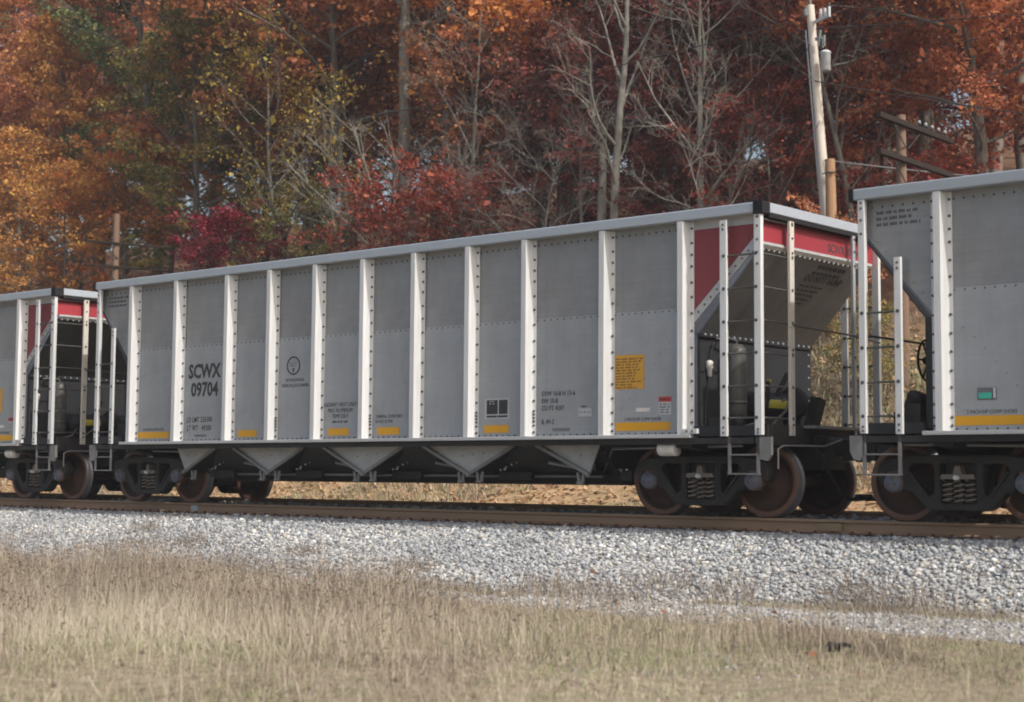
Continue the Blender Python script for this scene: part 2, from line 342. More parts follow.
# ------------------------------------------------------------------ ballast stones
def tint_mat(name, stops, rough=0.85, jitter=0.0):
    m, t, p = mat_base(name); a = t.nodes.new('ShaderNodeAttribute'); a.attribute_name = 'tint'
    t.links.new(ramp(t, a.outputs['Fac'], stops), p.inputs['Base Color']); p.inputs['Roughness'].default_value = rough
    return m
STONE = tint_mat('ballast_stone', [(0.0, (0.12, 0.125, 0.135)), (0.18, (0.22, 0.23, 0.242)), (0.45, (0.355, 0.365, 0.375)), (0.7, (0.47, 0.475, 0.47)), (0.82, (0.42, 0.37, 0.29)), (0.92, (0.66, 0.655, 0.64)), (1.0, (0.75, 0.745, 0.73))])
def stones(name, n, xr, yr, size, seed, label, keep=None, sink=0.3):
    g = np.random.default_rng(seed)
    ph = (1+5**.5)/2
    iv = np.array([(-1,ph,0),(1,ph,0),(-1,-ph,0),(1,-ph,0),(0,-1,ph),(0,1,ph),(0,-1,-ph),(0,1,-ph),(ph,0,-1),(ph,0,1),(-ph,0,-1),(-ph,0,1)])/1.9
    itri = np.array([(0,11,5),(0,5,1),(0,1,7),(0,7,10),(0,10,11),(1,5,9),(5,11,4),(11,10,2),(10,7,6),(7,1,8),(3,9,4),(3,4,2),(3,2,6),(3,6,8),(3,8,9),(4,9,5),(2,4,11),(6,2,10),(8,6,7),(9,8,1)])
    x = g.uniform(*xr, n); y = g.uniform(*yr, n)
    if keep is not None: k = keep(x, y, g); x, y = x[k], y[k]
    n = len(x)
    s = size*np.exp(g.normal(0, 0.28, n))
    z = ground_z(x, y) + s*(0.5-sink)
    V = iv[None]*g.uniform(0.58, 1.32, (n, 12, 1)) * np.stack([g.uniform(.8, 1.35, n), g.uniform(.7, 1.1, n), g.uniform(.5, .9, n)], 1)[:, None, :]
    a, b = g.uniform(0, 6.28, n), g.normal(0, .5, n)
    ca, sa, cb, sb = np.cos(a)[:, None], np.sin(a)[:, None], np.cos(b)[:, None], np.sin(b)[:, None]
    vx, vy, vz = V[..., 0], V[..., 1], V[..., 2]
    vy, vz = vy*cb-vz*sb, vy*sb+vz*cb; vx, vy = vx*ca-vy*sa, vx*sa+vy*ca
    V = np.stack([vx, vy, vz], -1)*(s/2)[:, None, None] + np.stack([x, y, z], 1)[:, None, :]
    F = (itri[None] + (np.arange(n)*12)[:, None, None]).reshape(-1, 3)
    pt = .5+.25*(np.sin(x*1.1+1.7*np.sin(y*1.9))+np.sin(y*2.3+1.3*np.cos(x*.8)))
    tint = np.repeat(np.clip(g.beta(1.5, 1.9, n)*(.74+.42*pt), 0, 1), 20)
    o = place(name, np_mesh(name, V.reshape(-1, 3), F, STONE, tint))
    tag(o, label, 'gravel', kind='stuff'); return o
def toe(x): return np.interp(x, [-30, 1.5, 5.6, 7.9, 10.2, 12.5], [-4.2, -4.3, -4.35, -3.65, -3.15, -2.7])
def front_keep(x, y, g):
    vis = (x > -11.5 + (-1.0-y)*0.9) & (x < 14.5)
    return vis & (y > toe(x) - 0.35*g.random(len(x))**2 - 0.0)
stones('ballast', 62000, (-12.5, 14.5), (-4.8, -0.80), 0.049, 3, 'pale grey crushed stone ballast sloping down from the near rail', front_keep)
stones('ballast', 9000, (-26, 13.5), (-0.68, 2.6), 0.075, 4, 'shaded grey ballast between the rails and behind them')
def lane_keep(x, y, g):
    c = np.interp(x, [2, 6, 9, 12, 15], [-4.75, -4.95, -4.8, -4.6, -4.5]); wd = np.interp(x, [1, 4, 8, 14], [0.15, 0.60, 0.90, 1.05])
    d = np.abs(y-c)/wd; nn = 0.5+0.5*np.sin(x*2.1+y*3)*np.sin(x*0.9-y*2.2)
    return (d < 1+0.6*(nn-0.5)) & (g.random(len(x)) < 0.35+0.6*nn)
STONE = tint_mat('lane_stone', [(0.0, (0.12, 0.12, 0.12)), (0.3, (0.24, 0.24, 0.24)), (0.7, (0.40, 0.40, 0.395)), (1.0, (0.62, 0.615, 0.60))])
stones('gravel', 420, (10.0, 13.0), (-10.0, -7.0), 0.035, 6, 'few small grey stones among green weeds in the near grass', lambda x, y, g: g.random(len(x)) < np.exp(-((x-11.3)**2+(y+8.9)**2)/.5), 0.5)
stones('gravel', 13500, (0.5, 15.0), (-5.9, -3.2), 0.036, 5, 'strip of small grey gravel running through the dry grass', lane_keep, 0.42)

# ------------------------------------------------------------------ rails
def rail(yc, label, dz=0.0):
    b = MB(); h = 0.172
    h = 0.172; prof = [(-.076,-h), (.076,-h), (.076,-h+.011), (.014,-h+.032), (.010,-.045), (.036,-.036), (.0365,-.010), (.028,0), (-.028,0), (-.0365,-.010), (-.036,-.036), (-.010,-.045), (-.014,-h+.032), (-.076,-h+.011)]
    n = len(prof); xs = np.arange(-200, 121, 8.0); vs = []
    for x in xs:
        for (a, c) in prof: vs.append((x, yc+a, c))
    for i in range(len(xs)-1):
        for k in range(n):
            b.f.append([i*n+k, i*n+(k+1) % n, (i+1)*n+(k+1) % n, (i+1)*n+k]); b.m.append(1 if k in (7,) else 0); b.sm.append(False)
    b.v = vs
    r = b.build('rail', [MT['rail'], MT['railtop']], None, (0, 0, dz-.038)); tag(r, label, 'rail', 'rails of the track')
    pl = MB().box(-.18, .18, -.10, .10, -.014, 0).box(-.15, -.12, -.125, -.085, 0, .03).box(.10, .13, -.125, -.085, 0, .03).box(-.02, .01, .085, .125, 0, .03).mesh('tie_plate', MT['plate'])
    for i in range(50):
        x = -14 + i*0.55 + rnd.uniform(-.05, .05)
        place('tie_plate', pl, r, (x, yc, -h-0.001), (0, 0, rnd.uniform(-.02, .02)))
    return r
near = rail(-0.7525, 'rust brown steel rail nearest the gravel slope')
rail(0.7525, 'dark shaded rail behind the wheels, farther from the grass', 0.085)
MB().box(-.16, .16, -.085, -.0102, -.150, -.048).box(-.15, .15, -.041, -.0365, -.034, -.012).build('weld_collar', MT['weld'], near, (8.05, -0.7525, 0))
MB().box(-.09, .09, -.06, -.0102, -.150, -.048).build('weld_collar', MT['galv'], near, (-5.2, -0.7525, 0))

# ------------------------------------------------------------------ hopper car
RIBX = [-6.19, -4.845, -3.415, -2.285, -1.14, 0.008, 1.152, 2.295, 3.43, 4.865, 6.217]
CLEN = 16.168
YS = 1.475                                   # plane of the side sheets
def text_mesh(s, size, mat, sx=1.0, bold=0.0, align='LEFT', spacing=1.0):
    cu = bpy.data.curves.new('lettering', 'FONT'); cu.body = s; cu.size = size; cu.offset = bold; cu.resolution_u = 2
    cu.extrude = 0.0008; cu.align_x = align; cu.space_character = spacing; cu.space_line = 0.95
    o = bpy.data.objects.new('lettering', cu); COL.objects.link(o)
    bpy.context.view_layer.update()
    me = bpy.data.meshes.new_from_object(o.evaluated_get(bpy.context.evaluated_depsgraph_get()))
    bpy.data.objects.remove(o); bpy.data.curves.remove(cu)
    me.transform(Matrix.Diagonal((sx, 1, 1, 1))); me.materials.clear(); me.materials.append(mat); return me
def words(b, x0, x1, z, h, y, g, mi=0):
    """a row of small word-long marks, lettering too small to read"""
    x = x0
    while x < x1 - 0.02:
        l = g.uniform(0.035, 0.11)
        l = min(l, x1-x)
        k = max(1, int(l/0.02))
        for j in range(k):
            a = x + j*l/k
            b.box(a, a+l/k*0.62, y-0.0015, y, z, z+h*g.uniform(0.75, 1.0), mi)
        x += l + 0.022
    return b

def make_car():
    car = empty('hopper_car', (0, 0, 0))
    g = random.Random(11)
    rib = MB(); z0, z1 = 1.079, 3.972
    hat = [(-.137, 0), (-.137, -.012), (-.098, -.030), (-.050, -.144), (-.044, -.150), (.044, -.150), (.050, -.144), (.098, -.030), (.137, -.012), (.137, 0)]
    rib.prism(hat, z0, z1, 0, 'XY')
    zb = [1.14, 1.24, 1.40, 1.60, 1.80, 2.03, 2.25, 2.48, 2.72, 2.94, 3.14, 3.36, 3.52, 3.68, 3.88]
    for z in zb:
        for x, nx in ((.110, .39), (-.110, -.39)): rib.rivet((x, -.024, z), (nx, -.92, 0), .020, .024, 1)
    ribm = rib.mesh('side_rib', [MT['rib'], MT['bolt']])
    rib2 = MB().prism(hat, z0, z1, 0, 'XY')
    for z in zb + [1.30, 1.35, 1.45]:
        for x, nx in ((.110, .39), (-.110, -.39)): rib2.rivet((x, -.024, z), (nx, -.92, 0), .020, .024, 1)
    rib2m = rib2.mesh('side_rib', [MT['rib'], MT['bolt']])
    for s in (-1, 1):
        rot = (0, 0, 0) if s < 0 else (0, 0, math.pi)
        for i, x in enumerate(RIBX):
            place('side_rib', rib2m if i in (3, 5, 7, 8) else ribm, car, (x, s*(YS+.002), 0), (rnd.uniform(-.0012, .0012), rnd.uniform(-.0022, .0022), rot[2]+rnd.uniform(-.02, .02)))
        # sheets between the ribs
        for i in range(10):
            a, b = RIBX[i]+.10, RIBX[i+1]-.10; wd = b-a; cx = (a+b)/2
            key = (round(wd, 2), i in (0, 9) and i)
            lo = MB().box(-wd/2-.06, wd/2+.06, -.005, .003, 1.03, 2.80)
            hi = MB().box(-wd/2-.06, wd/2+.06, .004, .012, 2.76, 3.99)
            nr = int(wd/.115)
            for k in range(nr):
                xx = -wd/2+wd*(k+.5)/nr
                lo.rivet((xx, -.005, 2.775), (0, -1, 0), .012, .010, 1); lo.rivet((xx, -.005, 1.10), (0, -1, 0), .014, .012, 1)
                hi.rivet((xx, .004, 3.885), (0, -1, 0), .016, .012, 1)
            if i == 9 and s < 0:
                for (u, v) in ((5.93, 2.33), (5.79, 2.20), (5.69, 2.06), (5.53, 1.87), (5.40, 1.73), (5.27, 1.60), (5.13, 1.44), (5.02, 1.30)): lo.rivet((u-cx, -.005, v), (0, -1, 0), .017, .014, 0)
            if i == 0 and s < 0:
                for (u, v) in ((-5.93, 2.33), (-5.79, 2.20), (-5.66, 2.06), (-5.52, 1.90), (-5.40, 1.75), (-5.27, 1.60)): lo.rivet((u-cx, -.005, v), (0, -1, 0), .017, .014, 0)
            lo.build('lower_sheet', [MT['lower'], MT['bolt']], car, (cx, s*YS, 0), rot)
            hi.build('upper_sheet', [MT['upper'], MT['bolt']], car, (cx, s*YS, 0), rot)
        # end bay sheets: grey triangle on one end, red triangle on the other
        y0, y1 = s*YS, s*(YS-.010)
        t1 = MB().prism([(-7.25, 3.99), (-7.25, 3.585), (-6.25, 2.43), (-6.25, 3.99)], y0, y1)
        for k in range(7): t1.rivet((-7.12+.14*k, s*YS, 3.885), (0, s, 0), .016, .012, 1)
        for k in range(8): t1.rivet((-7.17+.12*k, s*YS, 3.60-.1385*k), (0, s, 0), .016, .014, 0)
        t1.build('end_bay_sheet', [MT['upper'], MT['bolt']], car)
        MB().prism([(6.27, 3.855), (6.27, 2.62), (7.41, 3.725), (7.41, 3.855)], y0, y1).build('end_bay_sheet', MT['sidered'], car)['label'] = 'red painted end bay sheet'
        d = MB().prism([(6.27, 2.66), (6.27, 2.50), (7.41, 3.60), (7.41, 3.76)], y0+s*.012, y0-s*.012, 0)
        for k in range(11): d.rivet((6.33+.1*k, y0+s*.012, 2.635+.0965*k), (0, s, 0), .016, .012, 1)
        d.build('edge_angle', [MT['sill'], MT['bolt']], car)
        MB().box(6.27, 7.41, min(y0, y0-s*.01)-.004, max(y0, y0-s*.01)+.004, 3.857, 3.985).build('top_flange', MT['sill'], car)
        # chord, sill and underside channel
        yo, yi = s*1.629, s*1.450
        MB().cbox(-7.298, 7.398, min(yo, yi), max(yo, yi), 3.978, 4.118, .012).build('top_chord', MT['chord'], car)
        MB().cbox(-6.39, 6.40, min(s*1.66, s*1.47), max(s*1.66, s*1.47), 1.028, 1.076, .004).build('side_sill', MT['sill'], car)
        MB().box(-7.2, 7.36, min(s*1.60, s*1.52), max(s*1.60, s*1.52), .945, 1.026).build('sill_channel', MT['dark'], car)
        for (xa, xb) in ((6.42, 7.395), (-7.15, -6.41)):
            MB().box(xa, xb, min(s*1.585, s*1.52), max(s*1.585, s*1.52), 1.05, 1.185).build('platform_channel', MT['endwall'], car)
        cb = MB().box(6.28, 6.50, min(s*1.64, s*1.586), max(s*1.64, s*1.586), 1.085, 1.15)
        cb.rivet((6.34, s*1.64, 1.115), (0, s, 0), .02, .015, 1); cb.rivet((6.43, s*1.64, 1.115), (0, s, 0), .02, .015, 1)
        cb.build('sill_clip', [MT['rib'], MT['bolt']], car)
    # corner cap, end chords
    for s in (-1, 1):
        MB().cbox(7.4, 7.545, min(s*1.645, s*1.45), max(s*1.645, s*1.45), 3.955, 4.125, .012).build('corner_cap', MT['rubber'], car)
        MB().cbox(-7.36, -7.30, min(s*1.645, s*1.45), max(s*1.645, s*1.45), 3.955, 4.125, .012).build('corner_cap', MT['rubber'], car)
    MB().cbox(7.43, 7.54, -1.449, 1.449, 3.985, 4.12, .008).build('end_chord', MT['chord'], car)
    MB().cbox(-7.35, -7.26, -1.449, 1.449, 3.985, 4.12, .008).build('end_chord', MT['chord'], car)
    MB().box(7.425, 7.535, -1.449, 1.449, 3.925, 3.983).build('end_chord_shade', MT['rubber'], car)  # black strip standing in for the shade under the end chord
    # end bands, slope sheets, end walls
    MB().box(7.405, 7.423, -1.55, 1.55, 3.60, 3.985).build('end_band', MT['red'], car)['label'] = 'red painted end band'
    MB().box(-7.27, -7.255, -1.55, 1.55, 3.58, 3.985).build('end_band', MT['upper'], car)
    sl = MB().prism([(7.44, 3.595), (7.44, 3.57), (6.43, 2.44), (6.43, 2.47)], -1.47, 1.47)
    nrm = Vector((.743, 0, -.669))
    for k in range(22): sl.rivet((7.395, -1.38+.131*k, 3.518), nrm, .022, .014, 1)
    sl.prism([(7.452, 3.61), (7.452, 3.575), (7.41, 3.528), (7.41, 3.55)], -1.475, 1.475, 1)
    sl.build('slope_sheet', [MT['slope'], MT['sill']], car)
    MB().prism([(-7.29, 3.60), (-7.29, 3.57), (-6.41, 2.44), (-6.41, 2.47)], -1.47, 1.47).build('slope_sheet', MT['endwall'], car)
    ew = MB().box(6.40, 6.425, -1.47, 1.47, 1.12, 2.45)
    for k in range(20): ew.rivet((6.455, -1.36+.143*k, 2.435), (1, 0, 0), .02, .014, 1)
    for k in range(7): ew.rivet((6.425, 1.40, 1.3+.17*k), (1, 0, 0), .018, .014, 1)
    ew.box(6.425, 6.455, -1.465, 1.465, 2.395, 2.475)
    ew.build('end_wall', [MT['endwall'], MT['sill']], car)
    MB().box(-6.425, -6.40, -1.47, 1.47, 1.12, 2.45).build('end_wall', MT['endwall'], car)
    # posts and ladders
    def post(x0, x1, y0, y1, zz0, zz1, m='rib', bolts=(), face=(0, -1, 0), name='corner_post'):
        b = MB().cbox(x0, x1, y0, y1, zz0, zz1, .006)
        for z in bolts:
            c = ((x0+x1)/2, y0, z) if face[1] < 0 else (x1, (y0+y1)/2, z) if face[0] > 0 else ((x0+x1)/2, y1, z)
            b.rivet(c, face, .02, .016, 1)
        return b.build(name, [MT[m], MT['bolt']], car)
    RZ = [3.895, 3.438, 2.997, 2.556, 2.131, 1.701, 1.283]
    for s in (-1, 1):
        f = (0, s, 0)
        pz = [1.09, 1.13, 3.30, 3.45, 3.62, 3.80, 3.92]
        c = post(7.398, 7.507, min(s*1.625, s*1.555), max(s*1.625, s*1.555), 1.058, 3.952, 'rib', pz, f)
        st = post(6.866, 6.976, min(s*1.63, s*1.587), max(s*1.63, s*1.587), 1.045, 3.92, 'rib', [1.09, 1.16, 3.86, 3.80], f, 'ladder')
        rg = MB().tube([(6.92, s*1.60, 0), (7.45, s*1.585, 0)], .0135, 6).mesh('rung', MT['bolt'])
        kn = MB().tube([(6.92, s*1.60, 0), (7.45, s*1.585, 0)], .0135, 6).tube([(6.93, s*1.635, 0), (6.93, s*1.575, 0)], .026, 6).tube([(7.43, s*1.63, 0), (7.43, s*1.56, 0)], .026, 6).mesh('rung', MT['bolt'])
        for z in RZ[1:]: place('rung', kn, st, (0, 0, z))
        ya, yb = (-.972, -.862) if s < 0 else (.735, .80)
        e = post(7.51, 7.555, ya, yb, 1.06, 3.93, 'rustpost' if s < 0 else 'galv', [1.2, 2.2, 3.5, 3.7, 3.88], (1, 0, 0), 'end_ladder')
        kn2 = MB().tube([(7.49, s*1.59, 0), (7.49, (ya+yb)/2, 0)], .0135, 6).tube([(7.56, (ya+yb)/2, 0), (7.48, (ya+yb)/2, 0)], .026, 6).mesh('rung', MT['bolt'])
        if s < 0:
            for z in RZ: place('rung', kn2, e, (0, 0, z))
        # other end
        post(-7.245, -7.152, min(s*1.625, s*1.555), max(s*1.625, s*1.555), 1.058, 3.975, 'rib', [1.09, 1.14, 3.55, 3.72, 3.87, 3.94], f)
        st = post(-6.757, -6.660, min(s*1.63, s*1.587), max(s*1.63, s*1.587), 1.045, 3.215, 'rib', [1.09, 1.16, 3.08, 3.15], f, 'ladder')
        kn = MB().tube([(-7.20, s*1.585, 0), (-6.71, s*1.60, 0)], .0135, 6).tube([(-7.2, s*1.63, 0), (-7.2, s*1.56, 0)], .026, 6).tube([(-6.71, s*1.635, 0), (-6.71, s*1.575, 0)], .026, 6).mesh('rung', MT['bolt'])
        for z in (1.268, 1.686, 2.117, 2.55): place('rung', kn, st, (0, 0, z))
        # sill steps below the corners
        for (xa, xb) in ((6.99, 7.43), (-7.2, -6.72)):
            MB().beam((xa, s*1.59, 1.03), (xa, s*1.59, .545), .02, .045, (1, 0, 0)).beam((xb, s*1.59, 1.03), (xb, s*1.59, .545), .02, .045, (1, 0, 0)).beam((xa-.02, s*1.59, .55), (xb+.02, s*1.59, .55), .05, .02).beam((xa, s*1.59, .80), (xb, s*1.59, .80), .05, .018).build('sill_step', MT['edge'], car)
        for (xa, xb) in ((7.41, 7.63), (-7.40, -7.20)):
            MB().prism([(xa, 1.03), (xb, 1.03), (xb, .80), (xb-.06, .72), (xa+.05, .74), (xa, .84)], min(s*1.60, s*1.55), max(s*1.60, s*1.55)).build('jacking_bracket', MT['edge'], car)
    MB().tube([(7.57, -.90, 2.53), (7.57, .79, 2.50), (7.52, 1.55, 2.46)], .016, 6).build('end_handrail', MT['bolt'], car)
    MB().tube([(-7.32, -1.5, 2.30), (-7.32, 1.5, 2.30)], .016, 6).build('end_handrail', MT['bolt'], car)
    for y in (-.55, .95): MB().tube([(-7.30, y, 1.1), (-7.30, y, 3.6)], .016, 6).build('brake_rod', MT['edge'], car)
    # end sills, platforms, centre sill
    MB().box(7.40, 7.52, -1.50, 1.50, .93, 1.20).box(7.30, 7.398, -1.5, 1.5, 1.10, 1.19).build('end_sill', MT['grime'], car)
    MB().box(-7.30, -7.16, -1.50, 1.50, .93, 1.19).build('end_sill', MT['grime'], car)
    MB().box(6.43, 7.29, -1.50, 1.50, 1.13, 1.165).box(7.53, 7.72, -.62, .80, 1.165, 1.205).build('end_platform', MT['edge'], car)
    MB().box(-7.15, -6.43, -1.50, 1.50, 1.13, 1.165).build('end_platform', MT['dark'], car)
    MB().box(-7.6, 7.62, -.33, .33, .62, 1.09).build('center_sill', MT['dark'], car)
    MB().box(4.62, 6.38, -1.46, 1.46, 1.03, 1.10).box(-6.38, -5.06, -1.46, 1.46, 1.03, 1.10).build('floor_sheet', MT['dark'], car)
    for xb in (6.2, -6.2): MB().prism([(-1.5, 1.02), (1.5, 1.02), (1.5, .90), (.4, .80), (-.4, .80), (-1.5, .90)], xb-.13, xb+.13, 0, 'YZ').build('body_bolster', MT['dark'], car)
    # hopper doors (long slopes under the car) and ridges between the pockets
    hd = MB()
    for s in (-1, 1):
        hd.prism([(s*1.42, 1.02), (s*.62, .40), (s*.60, .43), (s*1.40, 1.05)], -5.0, 4.58, 0, 'YZ')
    hd.box(-4.9, 4.5, -.62, .62, .375, .44)
    hd.build('hopper_bottom', MT['underside'], car)
    MB().tube([(-6.9, -1.12, .93), (-5.0, -1.12, .90), (-4.6, -.85, .50), (4.3, -.85, .50), (4.7, -1.12, .90), (6.9, -1.12, .93)], .022, 6).build('train_pipe', MT['edge'], car)
    for x in (-3.0, -.65, 1.65, 3.95): MB().tube([(x-.45, -1.10, .70), (x+.25, -1.02, .60)], .028, 6).box(x+.2, x+.34, -1.10, -.98, .52, .68).build('door_lever', MT['edge'], car)
    for xa in (-4.0, -3.48, -1.6, -1.17, .73, 1.15, 3.05, 3.46):
        MB().prism([(-1.35, .985), (-.60, .41), (.60, .41), (1.35, .985)], xa-.012, xa+.012, 0, 'YZ').build('pocket_plate', MT['underside'], car)
    V = [[(-5.06, .955), (-4.81, .54), (-3.94, .955)], [(-3.465, .955), (-2.523, .527), (-1.626, .955)], [(-1.145, .955), (-.189, .519), (.727, .955)], [(1.153, .955), (2.124, .522), (3.046, .955)], [(3.462, .955), (4.44, .535), (4.62, .955)]]
    for s in (-1, 1):
        for q, tri in enumerate(V):
            b = MB().prism(tri, min(s*1.33, s*1.30), max(s*1.33, s*1.30), 0)
            (xa, za), (xm, zm), (xb, zb_) = tri
            for (p0, p1) in (((xa, za), (xm, zm)), ((xb, zb_), (xm, zm))):
                if abs(p0[0]-p1[0]) < .4: continue
                b.beam((p0[0], s*1.352, p0[1]), (p1[0], s*1.352, p1[1]), .044, .05, (0, 0, 1), 1)
                b.beam((p0[0], s*1.0, p0[1]-.012), (p1[0], s*1.0, p1[1]-.012), .58, .012, (0, 0, 1), 2)
            for k in range(3): b.rivet((xm+(k-1)*.22+.06, s*1.33, .80+.02*k), (0, s, 0), .013, .010, 1)
            b.box(xm-.028, xm+.03, min(s*1.39, s*1.35), max(s*1.39, s*1.35), zm-.035, zm+.02, 1)
            b.build('hopper_ridge', [MT['ridge'], MT['edge'], MT['dark']], car)
            for dx in ((-.20, .18) if 0 < q < 4 else (.20,) if q == 0 else (-.18,)):
                hb = MB().beam((xm+dx-.05, s*1.30, .56), (xm+dx-.02, s*1.30, .41), .03, .05, (1, 0, 0)).beam((xm+dx+.06, s*1.30, .56), (xm+dx+.04, s*1.30, .41), .03, .04, (1, 0, 0)).box(xm+dx-.06, xm+dx+.05, min(s*1.33, s*1.27), max(s*1.33, s*1.27), .395, .425)
                hb.build('hinge_bracket', MT['edge'], car)
            lp = MB().box(xm+.30, xm+.95 if q < 4 else xm+.5, min(s*.99, s*.93), max(s*.99, s*.93), .44, .56); lp.rivet((xm+.42, s*.99, .60), (0, s, 0), .02, .03, 1)
            if q < 4:
                for k in range(4): lp.rivet((xm+.34+.11*k, s*1.0, .59+.04*k), (0, s, 0), .018, .02, 1)
            lp.build('door_beam', [MT['grime'], MT['rib']], car)
    for (x, s) in ((5.93, -1), (-5.93, 1)):
        MB().lathe([(.0, -.14), (.095, -.14), (.10, -.12), (.10, .12), (.095, .14), (0, .14)], 18, 'X', (x, s*1.47, .885)).box(x-.20, x-.145, s*1.47-.05, s*1.47+.05, .79, .96, 1).build('drain_pipe', [MT['white'], MT['dark']], car)
    # brake gear on the red end
    tk = MB().lathe([(0, 1.27), (.09, 1.28), (.135, 1.33), (.148, 1.40), (.148, 2.20), (.135, 2.27), (.09, 2.315), (0, 2.33)], 24, 'Z', (6.655, -.90, 0))
    tk.lathe([(.15, 1.50), (.156, 1.50), (.156, 1.54), (.15, 1.54)], 24, 'Z', (6.655, -.90, 0)); tk.tube([(6.655, -.9, 2.32), (6.655, -.9, 2.37), (6.60, -1.0, 2.40), (6.52, -1.2, 2.38)], .02, 6)
    tk.build('air_tank', MT['tank'], car)
    rv = MB().lathe([(0, -.75), (.10, -.74), (.17, -.68), (.18, -.60), (.18, .20), (.17, .30), (0, .31)], 22, 'Y', (6.80, .0, 1.50)).build('brake_reservoir', MT['endwall'], car)
    MB().prism([(6.80+.183*math.cos(R(t)), 1.50+.183*math.sin(R(t))) for t in (-14, -5, 5, 14, 23)] + [(6.80+.186*math.cos(R(t)), 1.50+.186*math.sin(R(t))) for t in (23, 14, 5, -5, -14)], -.60, -.12).build('label_plate', MT['ylabel'], rv)
    MB().lathe([(0, -.07), (.20, -.06), (.235, -.03), (.235, .03), (.20, .06), (0, .07)], 22, 'Y', (6.90, .16, 1.54)).box(6.78, 6.98, .09, .23, 1.16, 1.36).build('brake_cylinder', MT['dark'], car)
    MB().beam((7.10, .32, 1.20), (7.16, .42, 1.62), .16, .16, (1, 0, 0)).build('hose_bracket', MT['dark'], car)
    vv = MB().lathe([(0, 1.86), (.03, 1.87), (.036, 1.97), (.05, 1.98), (.05, 2.06), (.036, 2.08), (0, 2.09)], 14, 'Z', (6.47, -1.28, 0)).build('retainer_valve', MT['white'], car)
    MB().tube([(6.47, -1.28, 2.08), (6.48, -1.26, 2.2), (6.5, -1.20, 2.34), (6.5, -1.05, 2.41)], .010, 6).tube([(6.47, -1.28, 1.83), (6.46, -1.31, 1.70), (6.46, -1.36, 1.55), (6.46, -1.37, 1.20)], .009, 6).build('air_pipe', MT['dark'], car)
    MB().box(6.96, 6.99, -.61, -.56, 1.80, 1.84).tube([(6.97, -.60, 1.82), (6.97, -.60, 1.55)], .03, 6, 1).build('release_valve', [MT['ylabel'], MT['dark']], car)
    MB().tube([(6.9, -.30, 1.60), (6.98, -.10, 1.95)], .035, 6).build('relay_valve', MT['dark'], car)
    MB().tube([(7.02, -.33, 1.55), (7.05, -.28, 1.58), (7.06, -.22, 1.56), (7.05, -.28, 1.42), (7.0, -.42, 1.30), (7.0, -.55, 1.22)], .016, 6).tube([(6.75, -.85, 1.20), (6.85, -.7, 1.25), (6.95, -.62, 1.45)], .016, 6).build('air_pipe', MT['spring'], car)
    MB().box(6.55, 6.80, -1.42, -1.20, 1.17, 1.30).box(6.50, 6.60, -.62, -.40, 1.17, 1.45).lathe([(0, 0), (.07, 0), (.07, .12), (0, .13)], 10, 'Z', (6.9, -1.25, 1.17)).build('control_valve', MT['grime'], car)
    # hand brake on the grey end
    bw = MB(); n = 28; ring = [(-7.18, .10+.275*math.cos(2*math.pi*k/n), 2.06+.275*math.sin(2*math.pi*k/n)) for k in range(n+1)]
    bw.tube(ring, .017, 6, 0, False)
    for k in range(6):
        t = 2*math.pi*k/6; bw.tube([(-7.17, .10, 2.06), (-7.18, .10+.27*math.cos(t), 2.06+.27*math.sin(t))], .014, 5)
    bw.lathe([(0, -.05), (.05, -.05), (.05, .05), (0, .05)], 12, 'X', (-7.18, .10, 2.06)).tube([(-7.18, .1, 2.06), (-6.45, .1, 2.06)], .03, 6)
    bw.build('brake_wheel', MT['rubber'], car)
    MB().box(-7.02, -6.80, -.08, .28, 1.86, 2.26).build('brake_gearbox', MT['dark'], car)
    cyl = MB().lathe([(0, -.34), (.10, -.34), (.15, -.28), (.17, -.1), (.17, .15), (.11, .2), (.11, .33), (0, .33)], 18, 'Y', (-6.75, -.85, 1.40))
    cyl.box(-6.72, -6.52, -1.44, -1.22, 1.17, 1.42).lathe([(0, -.05), (.09, -.05), (.09, .05), (0, .05)], 12, 'Y', (-6.66, -1.30, 1.50)).tube([(-6.9, -1.4, 1.25), (-6.75, -1.38, 1.33), (-6.55, -1.3, 1.28)], .03, 7).box(-7.0, -6.86, -1.2, -1.02, 1.17, 1.33)
    cyl.build('brake_cylinder', MT['dark'], car)
    # couplers, hoses, levers
    for sx, xe in ((1, 7.62), (-1, -7.60)):
        xk = sx*(CLEN/2)
        q = MB().cbox(min(xe, xk-sx*.20), max(xe, xk-sx*.20), -.085, .085, .80, .96, .02)
        q.prism([(xk-sx*.24, -.12), (xk-sx*.02, -.20), (xk+sx*.09, -.13), (xk+sx*.05, -.03), (xk-sx*.03, .0), (xk+sx*.03, .12), (xk-sx*.02, .20), (xk-sx*.24, .13)], .74, 1.02, 0, 'XY')
        q.lathe([(0, .72), (.06, .72), (.06, 1.04), (0, 1.04)], 10, 'Z', (xk+sx*.03, -.14*sx, 0))
        cp = q.build('coupler', MT['grime'], car)
        MB().cbox(min(xe, xe+sx*.10), max(xe, xe+sx*.10), -.22, .22, .70, 1.06, .03).box(min(xe-sx*.1, xe+sx*.03), max(xe-sx*.1, xe+sx*.03), -.35, .35, .98, 1.08).build('striker', MT['dark'], cp)
        x0 = xe+sx*.02; yh = -.42*sx
        MB().tube([(x0-sx*.05, yh, .86), (x0+sx*.06, yh, .80), (x0+sx*.12, yh*.95, .62), (x0+sx*.20, yh*.7, .36), (x0+sx*.32, yh*.35, .22), (xk-sx*.02, 0.0, .235), (xk, 0, .25)], .030, 8).lathe([(0, -.07), (.045, -.07), (.05, 0), (.045, .07), (0, .07)], 10, 'X', (xk-sx*.05, 0, .245)).build('air_hose', MT['rubber'], car)
